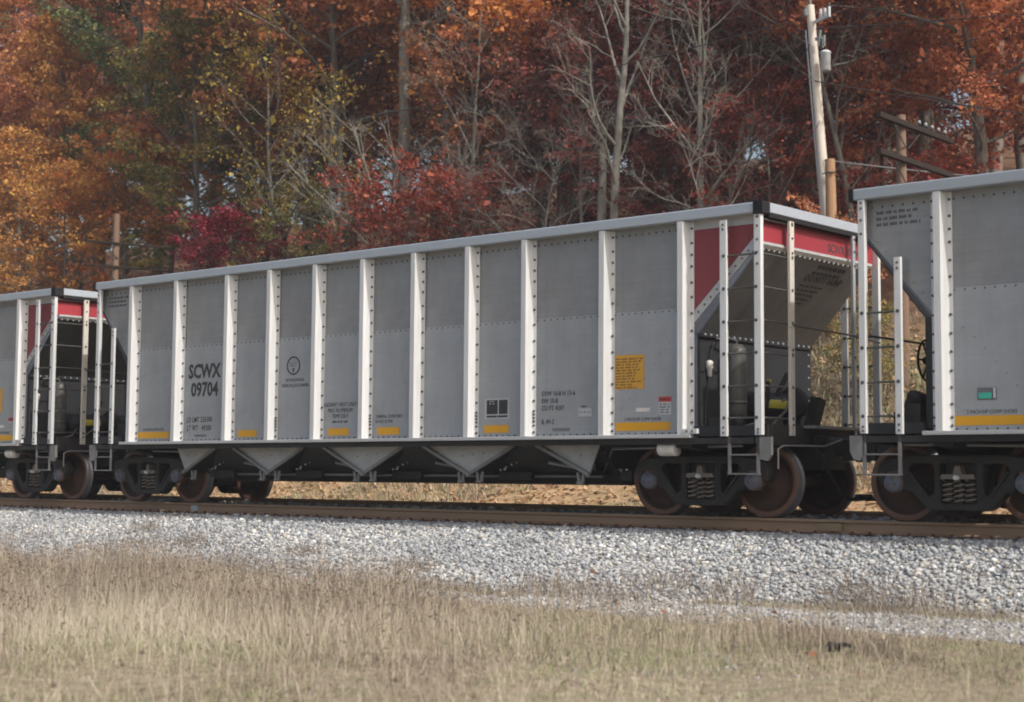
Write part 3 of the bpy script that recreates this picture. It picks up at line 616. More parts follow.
        MB().tube([(xe-sx*.02, -1.38*sx, .62), (xe-sx*.02, -1.38*sx, .88), (xe+sx*.02, -1.30*sx, .92), (xe+sx*.05, -.30*sx, .93), (xe+sx*.20, -.12*sx, 1.02)], .012, 6).build('uncoupling_lever', MT['edge'], car)
    # bogies
    def make_bogie():
        bo = MB().cbox(-.20, .20, -1.02, 1.02, .50, .74, .03).box(-.16, .16, -.35, .35, .74, .80)
        b = bo.build('bogie', MT['dark'], car)
        L = .857
        def rounded(pts, r):
            out = []; n = len(pts)
            for i in range(n):
                p = Vector(pts[i]); q0 = (Vector(pts[i-1])-p); q1 = (Vector(pts[(i+1) % n])-p)
                rr = min(r, q0.length*.45, q1.length*.45); a0 = p+q0.normalized()*rr; a1 = p+q1.normalized()*rr
                out += [a0, a0*.25+p*.5+a1*.25, a1]
            return out
        half = [(.60, .80), (.80, .775), (.98, .745), (1.07, .69), (1.095, .54), (1.05, .43), (1.0, .43), (.985, .53), (.94, .595), (.775, .595), (.73, .53), (.74, .38), (.68, .33), (.62, .34), (.44, .15), (.36, .115)]
        outer = half + [(-x, z) for (x, z) in half[::-1]]
        tri = [(.315, .69), (.60, .69), (.665, .62), (.60, .50), (.41, .30), (.33, .31)]
        cu = bpy.data.curves.new('side_frame', 'CURVE'); cu.dimensions = '2D'; cu.fill_mode = 'BOTH'; cu.extrude = .080; cu.bevel_depth = .018; cu.bevel_resolution = 1; cu.offset = -.018
        for (P, r) in ((outer, .05), (tri, .05), ([(-x, z) for (x, z) in tri], .05), ([(-.235, .205), (.235, .205), (.235, .70), (-.235, .70)], .03)):
            Q = rounded(P, r); sp = cu.splines.new('POLY'); sp.points.add(len(Q)-1); sp.use_cyclic_u = True
            for k, v in enumerate(Q): sp.points[k].co = (v.x, v.y, 0, 1)
        oc = bpy.data.objects.new('side_frame', cu); COL.objects.link(oc); bpy.context.view_layer.update()
        sfmesh = bpy.data.meshes.new_from_object(oc.evaluated_get(bpy.context.evaluated_depsgraph_get()))
        bpy.data.objects.remove(oc); bpy.data.curves.remove(cu)
        sfmesh.transform(Matrix.Rotation(math.pi/2, 4, 'X')); sfmesh.materials.clear(); sfmesh.materials.append(MT['grime'])
        det = MB().box(-.40, .40, -.112, -.06, .128, .190).beam((.66, -.100, .60), (.40, -.100, .28), .03, .03, (0, 1, 0)).beam((-.66, -.100, .60), (-.40, -.100, .28), .03, .03, (0, 1, 0)).box(-.58, .58, -.108, -.06, .735, .765)
        det.box(.245, .30, -.106, -.06, .24, .68).box(-.30, -.245, -.106, -.06, .24, .68).mesh('frame_rib', MT['grime'])
        detm = det.mesh('frame_rib', MT['grime'])
        cap = MB().lathe([(0, -.165), (.072, -.165), (.078, -.155), (.112, -.15), (.118, -.135), (.118, -.10), (.13, -.095), (.13, .05), (0, .05)], 22, 'Y', mats=[0, 0, 0, 0, 0, 1, 1, 1])
        for k in range(3):
            t = 2*math.pi*(k/3+.25); cap.rivet((.055*math.cos(t), -.165, .055*math.sin(t)), (0, -1, 0), .018, .015, 1)
        capm = cap.mesh('bearing_cap', [MT['cap'], MT['adapter']])
        ad = MB().box(-.145, .145, -.085, .085, .115, .16).box(-.145, -.10, -.08, .08, -.06, .114).mesh('bearing_adapter', MT['adapter'])
        co = MB(); turns, seg = 4.6, 9
        pts = [(.064*math.cos(2*math.pi*k/seg), .064*math.sin(2*math.pi*k/seg), .285*k/(turns*seg)) for k in range(int(turns*seg)+1)]
        co.tube(pts, .0155, 5); com = co.mesh('spring', MT['spring'])
        wg = MB().prism([(-.23, .50), (.23, .50), (.21, .56), (.06, .56), (.03, .66), (-.03, .66), (-.06, .56), (-.21, .56)], -.075, .075).lathe([(0, -.12), (.03, -.12), (.03, 0)], 8, 'Y', (0, -.02, .52), 1)
        wgm = wg.mesh('friction_wedge', [MT['spring'], MT['rib']])
        prof = [(0, -.085), (.105, -.085), (.125, -.045), (.16, -.030), (.27, .012), (.345, .005), (.372, -.045), (.385, -.062), (.448, -.066), (.455, -.060), (.460, .022), (.472, .040), (.487, .056), (.487, .066), (.474, .076), (.385, .070), (.372, .055), (.345, .040), (.27, .045), (.15, .06), (.12, .09), (0, .09)]
        wm = [0, 0, 0, 0, 0, 0, 0, 2, 2, 1, 1, 1, 1, 1, 2, 2, 0, 0, 0, 0, 0]
        whm = MB().lathe(prof, 44, 'Y', (0, 0, 0), 0, wm).mesh('wheel', [MT['wheel'], MT['tread'], MT['rim']])
        axm = MB().lathe([(0, -1.02), (.075, -1.02), (.08, -.84), (.10, -.80), (.10, -.60), (.082, -.5), (.082, .5), (.10, .60), (.10, .80), (.08, .84), (.075, 1.02), (0, 1.02)], 16).mesh('axle', MT['wheel'])
        bbm = MB().tube([(0, -.75, .38), (0, -.3, .30), (0, .3, .30), (0, .75, .38)], .05, 6).box(-.05, .05, -.80, -.68, .25, .58).box(-.05, .05, .68, .80, .25, .58).mesh('brake_beam', MT['dark'])
        for s in (-1, 1):
            rot = (0, 0, 0 if s < 0 else math.pi)
            place('side_frame', sfmesh, b, (0, s*1.02, 0), rot); place('frame_rib', detm, b, (0, s*1.02, 0), rot)
            for k in (-.15, 0, .15): place('spring', com, b, (k, s*1.06, .207), (0, 0, rnd.uniform(0, 3)))
            place('friction_wedge', wgm, b, (0, s*1.06, 0), rot)
            for e in (-1, 1):
                place('bearing_cap', capm, b, (e*L, s*1.02, .457), rot)
                place('bearing_adapter', ad, b, (e*L, s*1.02, .457), (0, 0, 0 if e < 0 else math.pi))
                place('wheel', whm, b, (e*L, s*.735, .457), (0, rnd.uniform(0, 6), rot[2])).scale = (1.08, 1, 1.08)
        for e in (-1, 1):
            place('axle', axm, b, (e*L, 0, .457)); place('brake_beam', bbm, b, (e*(L-.58), 0, 0))
        return b
    b1 = make_bogie(); b1.location = (6.199, 0, 0)
    b2 = copy_tree(b1, car); b2.location = (-6.199, 0, 0)
    return car

car0 = make_car()
tag(car0, 'grey aluminium hopper car marked SCWX 09704, whole car in the middle of the train', 'hopper car', 'hopper cars of the coal train')
car1 = copy_tree(car0); car1.location = (CLEN, 0, 0)
tag(car1, 'grey hopper car cut off by the right edge, with a green tag on its side', 'hopper car', 'hopper cars of the coal train')
car2 = copy_tree(car0); car2.location = (-CLEN, 0, 0)
tag(car2, 'grey hopper car at the left edge, its red end coupled to the middle car', 'hopper car', 'hopper cars of the coal train')

# lettering and placards -------------------------------------------------
YT = -YS - .0075
def letter(car, s, x, z, size, mat='ink', sx=1.0, bold=0.0, align='LEFT', spacing=1.0, name='stencil_lettering', y=YT):
    return place(name, text_mesh(s, size, MT[mat], sx, bold, align, spacing), car, (x, y, z), (math.pi/2, 0, 0))
def bar(car, x0, x1, z0, z1, name='reflective_bar', mat='yellow', y=YT, t=.002):
    return MB().box(x0, x1, y-t, y+.001, z0, z1).build(name, MT[mat], car)
def common_marks(car, n):
    g = random.Random(n)
    for (a, b) in ((-6.06, -5.13), (-3.18, -2.69), (-.89, -.40), (.26, .75), (2.55, 3.04), (5.03, 5.96)): bar(car, a, b, 1.14, 1.255)
    for x in (-5.90, 5.18): letter(car, '2 INCH HF COMP SHOES', x, 1.278, .066, 'soft', .86)
    b = MB()
    for k in range(3): words(b, -7.06, -6.46+(-.08 if k == 1 else 0), 3.79-.075*k, .042, YS*-1-.001, g)
    b.build('stencil_lettering', MT['ink'], car)['kind'] = 'stuff'
    bar(car, 5.01, 5.52, 1.72, 2.20, 'warning_placard', 'ysign'); b = MB()
    for k in range(11): words(b, 5.03, 5.46+g.uniform(-.12, .04), 2.135-.040*k, .022, YT-.002, g)
    b.build('stencil_lettering', MT['ink'], car)['kind'] = 'stuff'
    bar(car, 5.77, 5.98, 1.355, 1.60, 'danger_placard', 'paper'); bar(car, 5.77, 5.98, 1.53, 1.60, 'danger_placard', 'redink', YT-.0025)
    b = MB()
    for k in range(4): words(b, 5.79, 5.96, 1.485-.036*k, .022, YT-.002, g)
    words(b, 5.80, 5.95, 1.55, .030, YT-.0046, g); b.build('stencil_lettering', MT['ink'], car)['kind'] = 'stuff'
    bar(car, 5.38, 5.62, 1.40, 1.455, 'route_plate', 'white')
    letter(car, 'SCWX', -4.59, 2.205, .345, 'ink', .88, .012, 'LEFT', 1.0, 'reporting_mark')
    letter(car, 'LD LMT 226300', -4.62, 1.415, .135, 'soft', .72, .001, 'LEFT', 1.12); letter(car, 'LT WT   49200', -4.61, 1.265, .135, 'soft', .72, .001, 'LEFT', 1.12)
    bar(car, -4.38, -4.06, 1.155, 1.195, 'builder_plate', 'faint')
    # round-cornered emblem with the letter F
    n = 32; pts = [(.155*math.cos(2*math.pi*k/n)-1.77, YT, .145*math.sin(2*math.pi*k/n)+2.325) for k in range(n+1)]
    e = MB().tube(pts, .011, 5, 0, False); words(e, -1.87, -1.68, 2.36, .018, YT+.001, g); words(e, -1.85, -1.70, 2.315, .018, YT+.001, g)
    e.build('emblem', MT['ink'], car)['kind'] = 'stuff'; letter(car, 'F', -1.77, 2.21, .10, 'ink', 1, .004, 'CENTER')
    letter(car, 'DO PICKUP BOX', -1.73, 2.055, .078, 'soft', .78, 0, 'CENTER'); letter(car, 'DEVEL M & EX CORNERS', -1.72, 1.965, .078, 'soft', .78, 0, 'CENTER')
    for k, s in enumerate(('RADIANT HEAT ONLY', 'MAX ALUMINUM', 'TEMP 250 F')): letter(car, s, -.61, 1.61-.095*k, .100, 'soft', .78, 0, 'CENTER')
    b = MB(); words(b, -.79, -.43, 1.345, .035, YT+.001, g); b.build('stencil_lettering', MT['ink'], car)['kind'] = 'stuff'
    letter(car, 'THERMAL ZONE PART', .22, 1.405, .074, 'soft', .80); letter(car, 'B 4142 32 FIVE', .22, 1.325, .074, 'soft', .84)
    for (s, z) in (('EXW 10-8 H 13-6', 1.665), ('EW 10-8', 1.56), ('CU FT 4207', 1.455), ('IL 49-2', 1.255)): letter(car, s, 3.67, z, .098, 'soft', .86, .001)
    bar(car, 3.88, 4.20, 1.15, 1.195, 'builder_plate', 'faint'); b = MB(); words(b, 4.41, 4.55, 1.49, .02, YT, g); b.build('stencil_lettering', MT['ink'], car)['kind'] = 'stuff'
    bar(car, 4.36, 4.60, 1.355, 1.47, 'route_plate', 'paper'); b = MB(); words(b, 4.38, 4.58, 1.41, .014, YT-.002, g); b.build('stencil_lettering', MT['ink'], car)['kind'] = 'stuff'
    # consolidated black panel with pale frame
    fr = bar(car, 2.56, 3.05, 1.345, 1.655, 'stencil_panel', 'paper')
    for (a, b_, c, d) in ((2.60, 2.82, 1.42, 1.63), (2.845, 3.015, 1.42, 1.63), (2.60, 2.80, 1.37, 1.40), (2.81, 3.015, 1.37, 1.40)): bar(car, a, b_, c, d, 'stencil_panel', 'ink', YT-.0025)
    b = MB(); words(b, 2.66, 2.76, 1.60, .016, YT-.0046, g); words(b, 2.66, 2.76, 1.565, .02, YT-.0046, g); b.build('stencil_lettering', MT['paper'], car)['kind'] = 'stuff'
    # red end and slope sheet
    for (s, y) in (('SCWX', .26),): place('reporting_mark', text_mesh(s, .17, MT['ink'], .95, .004), car, (7.4245, y, 3.66), (math.pi/2, 0, math.pi/2))
    tilt = Matrix(((0, 0.6659, 0.7460), (1, 0, 0), (0, 0.7460, -0.6659)))
    def on_slope(me, y, d):                 # d: metres down the slope from its top edge
        o = place('stencil_lettering', me, car, (7.444-.6659*d, y, 3.569-.7460*d)); o.rotation_euler = tilt.to_euler(); return o
    on_slope(text_mesh('DO NOT HUMP', .155, MT['ink'], .92, .004), .02, .42)
    b = MB()
    def lines(y0, y1, d, h):
        x = y0; bm = MB()
        while x < y1-.03:
            l = g.uniform(.05, .14); bm.box(x, min(x+l, y1), d, d+h*.7, .0005, .002); x += l+.03
        on_slope(bm.mesh('stencil_lettering', MT['ink']), 0, 0)['kind'] = 'stuff'
    for (y0, y1, d, h) in ((.15, .95, -.20, .09), (.10, .85, -.30, .07)): lines(y0, y1, d, h)
    for k in range(5): lines(.02, .62-.05*k, -.52-.075*k, .045)
for ch in car2.children:                     # the left car's slope sheets get a dark aluminium
    if ch.name.startswith('slope_sheet'):
        ch.material_slots[0].link = 'OBJECT'; ch.material_slots[0].material = MT['dark_slope']; ch['label'] = 'dark slope sheet'
common_marks(car0, 1)
letter(car0, '09704', -4.51, 1.88, .345, 'ink', .88, .010, 'LEFT', 1.0, 'reporting_mark')
place('reporting_mark', text_mesh('09704', .17, MT['ink'], .80, .004), car0, (7.4245, .80, 3.66), (math.pi/2, 0, math.pi/2))
common_marks(car1, 2); common_marks(car2, 3)
tg = MB().box(-5.76, -5.52, YT-.003, YT, 1.44, 1.585)
tg.build('tag_holder', MT['faint'], car1)
MB().box(-5.74, -5.58, YT-.012, YT-.003, 1.455, 1.525).build('route_tag', MT['green'], car1)
MB().box(-5.555, -5.53, YT-.014, YT-.003, 1.46, 1.58).build('tag_clip', MT['rib'], car1)

# ------------------------------------------------------------------ trees
def px(u, y):
    """x on the line of sight through photo column u, at depth y"""
    return CAM[0] - (y-CAM[1])*math.tan(YAW - math.atan((u-512)/FPX))
def bark_mat(name, a, b):
    m, t, p = mat_base(name); co = objco(t)
    f = noise(t, co, 3.0, 6, 0.65, (3, 3, 0.7)); f2 = noise(t, co, 0.7, 4)
    c = ramp(t, f, [(0.3, a), (0.7, b)])
    c = mix(t, math_n(t, 'MULTIPLY', ramp(t, f2, [(0.5, (0, 0, 0)), (0.7, (1, 1, 1))]), 0.35), c, tuple(x*0.7 for x in a))
    t.links.new(c, p.inputs['Base Color']); p.inputs['Roughness'].default_value = 0.9
    bump(t, p, noise(t, co, 14, 4, 0.6, (3, 3, 0.6)), 0.5, 0.03); return m
BARK = {'dark': bark_mat('dark_bark', (0.095, 0.082, 0.07), (0.20, 0.18, 0.155)), 'grey': bark_mat('grey_bark', (0.14, 0.13, 0.11), (0.29, 0.275, 0.24)), 'pale': bark_mat('pale_bark', (0.20, 0.19, 0.16), (0.38, 0.365, 0.32)), 'twig': bark_mat('twig_bark', (0.17, 0.14, 0.12), (0.30, 0.26, 0.23))}
def leaf_mat(name, stops, k=1.52):
    m = bpy.data.materials.new(name); m.use_nodes = True; t = m.node_tree; t.nodes.clear()
    out = t.nodes.new('ShaderNodeOutputMaterial'); a = t.nodes.new('ShaderNodeAttribute'); a.attribute_name = 'tint'
    c = ramp(t, a.outputs['Fac'], [(p_, tuple(min(.75, v*k+.012*(k > 1.2)) for v in q_)) for (p_, q_) in stops])
    d = t.nodes.new('ShaderNodeBsdfPrincipled'); d.inputs['Roughness'].default_value = 0.6; d.inputs['Specular IOR Level'].default_value = 0.25
    tr = t.nodes.new('ShaderNodeBsdfTranslucent'); ms = t.nodes.new('ShaderNodeMixShader'); ms.inputs[0].default_value = 0.36
    t.links.new(c, d.inputs['Base Color']); t.links.new(c, tr.inputs['Color'])
    t.links.new(d.outputs[0], ms.inputs[1]); t.links.new(tr.outputs[0], ms.inputs[2]); t.links.new(ms.outputs[0], out.inputs[0]); return m
LEAF = {
 'rust': leaf_mat('rust_leaves', [(0, (0.13, 0.045, 0.026)), (0.35, (0.28, 0.10, 0.046)), (0.7, (0.43, 0.17, 0.072)), (1, (0.52, 0.25, 0.10))]),
 'orange': leaf_mat('orange_leaves', [(0, (0.18, 0.055, 0.02)), (0.35, (0.36, 0.12, 0.034)), (0.7, (0.50, 0.19, 0.05)), (1, (0.55, 0.27, 0.08))]),
 'gold': leaf_mat('gold_leaves', [(0, (0.20, 0.10, 0.03)), (0.35, (0.36, 0.165, 0.045)), (0.7, (0.48, 0.235, 0.06)), (1, (0.56, 0.33, 0.09))]),
 'yellow': leaf_mat('yellow_leaves', [(0, (0.22, 0.15, 0.03)), (0.5, (0.44, 0.30, 0.05)), (1, (0.60, 0.44, 0.10))]),
 'olive': leaf_mat('olive_leaves', [(0, (0.045, 0.055, 0.018)), (0.4, (0.11, 0.115, 0.034)), (0.7, (0.23, 0.175, 0.05)), (1, (0.42, 0.25, 0.06))]),
 'green': leaf_mat('green_leaves', [(0, (0.03, 0.046, 0.018)), (0.5, (0.075, 0.105, 0.036)), (0.85, (0.13, 0.15, 0.05)), (1, (0.24, 0.17, 0.05))]),
 'burgundy': leaf_mat('burgundy_leaves', [(0, (0.075, 0.020, 0.020)), (0.4, (0.165, 0.042, 0.038)), (0.75, (0.27, 0.075, 0.060)), (1, (0.38, 0.14, 0.10))]),
 'crimson': leaf_mat('crimson_leaves', [(0, (0.10, 0.012, 0.022)), (0.5, (0.23, 0.024, 0.042)), (1, (0.34, 0.045, 0.068))], 1.08),
 'brick': leaf_mat('brick_red_leaves', [(0, (0.14, 0.028, 0.022)), (0.4, (0.29, 0.060, 0.042)), (0.75, (0.42, 0.10, 0.062)), (1, (0.48, 0.18, 0.10))], .92),
 'coral': leaf_mat('orange_red_leaves', [(0, (0.12, 0.040, 0.024)), (0.35, (0.29, 0.088, 0.046)), (0.7, (0.46, 0.155, 0.072)), (1, (0.56, 0.27, 0.12))], 1.08),
 'maroon': leaf_mat('maroon_leaves', [(0, (0.075, 0.024, 0.022)), (0.4, (0.17, 0.052, 0.040)), (0.75, (0.30, 0.10, 0.065)), (1, (0.44, 0.19, 0.10))], 1.2),
 'litter': leaf_mat('fallen_brown_leaves', [(0, (0.12, 0.05, 0.03)), (0.6, (0.24, 0.095, 0.05)), (1, (0.32, 0.15, 0.08))], 1.0),
 'tan': leaf_mat('fallen_tan_leaves', [(0, (0.16, 0.10, 0.06)), (0.5, (0.32, 0.21, 0.125)), (1, (0.46, 0.32, 0.19))]),
 'mauve': leaf_mat('faded_red_leaves', [(0, (0.085, 0.038, 0.034)), (0.5, (0.19, 0.085, 0.072)), (1, (0.34, 0.18, 0.145))]),
}
class Skel:
    def __init__(s): s.V = []; s.F = []; s.n = 0
    def tube(s, P, rad, k):
        P = np.asarray(P); m = len(P); d = np.gradient(P, axis=0); d /= np.linalg.norm(d, axis=1)[:, None]+1e-9
        ref = np.array([0.31, 0.17, 0.93]) if abs(d[0][2]) < 0.85 else np.array([0.9, 0.3, 0.1])
        a = np.cross(d, ref); a /= np.linalg.norm(a, axis=1)[:, None]+1e-9; b = np.cross(d, a)
        t = np.arange(k)*2*np.pi/k
        ring = P[:, None, :] + np.asarray(rad)[:, None, None]*(a[:, None, :]*np.cos(t)[None, :, None]+b[:, None, :]*np.sin(t)[None, :, None])
        s.V.append(ring.reshape(-1, 3)); i, j = np.meshgrid(np.arange(m-1), np.arange(k), indexing='ij')
        q = np.stack([i*k+j, i*k+(j+1) % k, (i+1)*k+(j+1) % k, (i+1)*k+j], -1).reshape(-1, 4) + s.n
        s.F.append(q); s.n += m*k
    def mesh(s, name, mat): return np_mesh(name, np.concatenate(s.V), np.concatenate(s.F), mat, smooth=True)
def limb(g, p, d, L, n, wob, lift):
    P = [np.array(p, float)]; d = np.array(d, float)
    for i in range(n):
        d = d + g.normal(0, wob, 3) + np.array([0, 0, lift]); d /= np.linalg.norm(d); P.append(P[-1]+d*L/n)
    return np.array(P), d
def perp_dir(g, d, ang):
    a = np.cross(d, g.normal(0, 1, 3)); a /= np.linalg.norm(a)+1e-9
    return d*math.cos(ang)+a*math.sin(ang)
def make_tree(seed, H, r0, base, spread, n_limb, n_sub, n_twig, shape='oval', leaves=0, lsize=.17, bark='dark', fork=False, droop=0.0, pr=.16, twig_r=.008, wob=.10, lean=0.0, clump=.30, straight=1.0):
    g = np.random.default_rng(seed); S = Skel(); tips = []
    T, _ = limb(g, (0, 0, -.4), (lean, 0.02, 1), H*.97+.4, 14, (.045 if not fork else .07)*straight, .03)
    hz = T[:, 2]; tr = r0*np.clip(1-hz/H, 0.04, 1)**.8; tr[0] *= 1.35
    S.tube(T, tr, 8)
    def at(z): 
        q = np.array([np.interp(z, hz, T[:, i]) for i in range(3)]); return q, np.interp(z, hz, tr)
    az = g.uniform(0, 6.28)
    for i in range(n_limb):
        f = (i+g.uniform(0, .8))/n_limb; z = base + (H*.96-base)*f**.9; p, rr = at(z); az += 2.4+g.normal(0, .35)
        prof = {'oval': math.sin(math.pi*min(1, .18+.80*f))**.8, 'cone': 1-f*.85, 'vase': .45+.55*math.sin(math.pi*(.2+.6*f)), 'round': math.sin(math.pi*(.30+.68*f))**.6}[shape]
        L = spread*prof*g.uniform(.75, 1.15)+.4
        el = R(g.uniform(5, 35)+f*38)
        if fork: el = R(g.uniform(32, 62))
        d = (math.cos(az)*math.cos(el), math.sin(az)*math.cos(el), math.sin(el))
        lr = min(rr*.62, .012*L+.012)
        P, de = limb(g, p, d, L, 6, wob, .05-droop); lrad = np.linspace(lr, lr*.22, len(P)); S.tube(P, lrad, 5)
        for j in range(n_sub):
            t = .22+.78*(j+g.uniform(0, .9))/n_sub; k = min(int(t*6), 5); fr = t*6-k
            q = P[k]*(1-fr)+P[min(k+1, 6)]*fr if k < 6 else P[6]
            dd = perp_dir(g, (P[min(k+1, 6)]-P[k])/(np.linalg.norm(P[min(k+1, 6)]-P[k])+1e-9), R(g.uniform(28, 62)))
            dd[2] = dd[2]*.75+.05
            l2 = (L*.42*(1.15-t*.55)+.25)*g.uniform(.6, 1.2)
            P2, d2 = limb(g, q, dd, l2, 4, wob*1.2, .05-droop*1.3); sr = max(lrad[k]*.45, twig_r*1.4); S.tube(P2, np.linspace(sr, twig_r, 5), 4)
            for c in range(n_twig):
                t2 = .25+.75*(c+g.uniform(0, .9))/n_twig; k2 = min(int(t2*4), 3)
                q2 = P2[k2]+(P2[k2+1]-P2[k2])*(t2*4-k2)
                d3 = perp_dir(g, (P2[k2+1]-P2[k2])/(np.linalg.norm(P2[k2+1]-P2[k2])+1e-9), R(g.uniform(25, 60)))
                l3 = g.uniform(.35, .95)*(l2*.35+.2)
                P3, _ = limb(g, q2, d3, l3, 2, wob, .06-droop); S.tube(P3, [twig_r, twig_r*.8, twig_r*.45], 3)
                tips.append(P3[1]); tips.append(P3[2])
                if n_twig >= 5 and leaves == 0:
                    for e in range(2):
                        d4 = perp_dir(g, (P3[2]-P3[1])/(np.linalg.norm(P3[2]-P3[1])+1e-9), R(g.uniform(20, 50)))
                        P4, _ = limb(g, P3[1]+(P3[2]-P3[1])*g.random(), d4, l3*.7, 2, wob, .06); S.tube(P4, [twig_r*.6, twig_r*.5, twig_r*.3], 3)
    tm = S.mesh('trunk', BARK[bark]); lm = None
    if leaves:
        tips = np.array(tips); n = leaves; w_ = g.random(len(tips))**1.5+.04; w_ /= w_.sum()
        idx = g.choice(len(tips), n, p=w_); ctint = g.beta(2, 2, len(tips))
        hh = np.clip((tips[:, 2]-base)/(H-base), 0, 1)
        C = tips[idx] + g.normal(0, 1, (n, 3))*np.array([clump, clump, clump*.45])
        a = g.uniform(0, 6.28, n); tilt = g.normal(-.35, .5, n); roll = g.normal(0, .8, n)
        ax = np.stack([np.cos(a)*np.cos(tilt), np.sin(a)*np.cos(tilt), np.sin(tilt)], 1)
        sd_ = np.stack([-np.sin(a), np.cos(a), np.zeros(n)], 1); nm = np.cross(ax, sd_)
        sd_ = sd_*np.cos(roll)[:, None]+nm*np.sin(roll)[:, None]; nm = np.cross(ax, sd_)
        s_ = (lsize*np.exp(g.normal(0, .38, n)))[:, None]
        v0 = C-ax*s_*.5; v2 = C+ax*s_*.5; v1 = C+sd_*s_*.34+nm*s_*.10; v3 = C-sd_*s_*.34+nm*s_*.10
        V = np.stack([v0, v1, v2, v3], 1).reshape(-1, 3); F = np.arange(n*4).reshape(-1, 4)
        tint = np.clip(ctint[idx]*.75+g.normal(.12, .16, n), 0, 1)
        lm = np_mesh('crown', V, F, LEAF['rust'], tint)
    return tm, lm
PROTO = {
 'oakA': make_tree(21, 21, .24, 5.0, 6.2, 24, 7, 5, 'oval', 30000, .16, 'dark', clump=.34),
 'oakB': make_tree(22, 22, .36, 4.2, 6.6, 26, 7, 5, 'vase', 34000, .16, 'dark', clump=.34),
 'oakH': make_tree(34, 22, .25, 8.6, 6.4, 22, 7, 5, 'round', 30000, .15, 'grey', droop=.05, clump=.26),
 'oakD': make_tree(41, 19, .20, 6.5, 5.6, 20, 7, 5, 'round', 17000, .14, 'dark', droop=.06, clump=.20),
 'mapleA': make_tree(24, 17, .24, 3.0, 4.6, 24, 6, 5, 'oval', 26000, .135, 'dark', droop=.03, clump=.24),
 'mapleB': make_tree(25, 19, .26, 5.0, 4.4, 24, 6, 5, 'oval', 22000, .14, 'dark', clump=.28),
 'thin': make_tree(26, 19, .22, 5.5, 4.8, 22, 6, 5, 'vase', 9000, .15, 'grey'),
 'low': make_tree(35, 8.5, .12, 1.6, 3.6, 18, 6, 5, 'oval', 11000, .115, 'dark', droop=.06, clump=.20),
 'shrubA': make_tree(27, 6.0, .08, .8, 2.9, 15, 6, 5, 'oval', 11000, .11, 'dark', True, droop=.05, clump=.20),
 'shrubB': make_tree(28, 4.5, .06, .6, 2.4, 13, 6, 5, 'vase', 7000, .11, 'dark', True, droop=.05, clump=.20),
 'birch': make_tree(29, 14, .12, 2.5, 3.6, 20, 6, 5, 'oval', 2200, .12, 'grey', True, twig_r=.006),
 'bareA': make_tree(30, 12.5, .14, 3.2, 3.0, 15, 7, 6, 'vase', 0, 0, 'pale', True, twig_r=.006, lean=.10, straight=.8),
 'bareD': make_tree(36, 10.2, .13, 2.8, 3.4, 13, 7, 7, 'round', 0, 0, 'pale', True, twig_r=.0055, lean=.04, straight=.8),
 'bareB': make_tree(31, 11, .11, 3.0, 3.0, 15, 7, 6, 'vase', 0, 0, 'grey', True, twig_r=.006, wob=.14, straight=.6),
 'bareC': make_tree(32, 10, .085, 2.5, 3.0, 12, 6, 6, 'oval', 0, 0, 'twig', True, twig_r=.006, wob=.14, straight=.7),
 'brush': make_tree(33, 5.5, .05, .4, 2.4, 14, 6, 5, 'vase', 0, 0, 'grey', True, twig_r=.005, wob=.15),
}
def tree(kind, x, y, scale, rz, leaf, label, group=None, name='autumn_tree', cat='tree', dz=0.0):
    tm, lm = PROTO[kind]; z = float(ground_z(x, y))+dz
    o = empty(name, (x, y, z), rz); o.scale = (scale,)*3
    tag(o, label, cat, group)
    place('trunk', tm, o)
    if lm is not None:
        c = place('crown', lm, o); c.material_slots[0].link = 'OBJECT'; c.material_slots[0].material = LEAF[leaf]
    return o
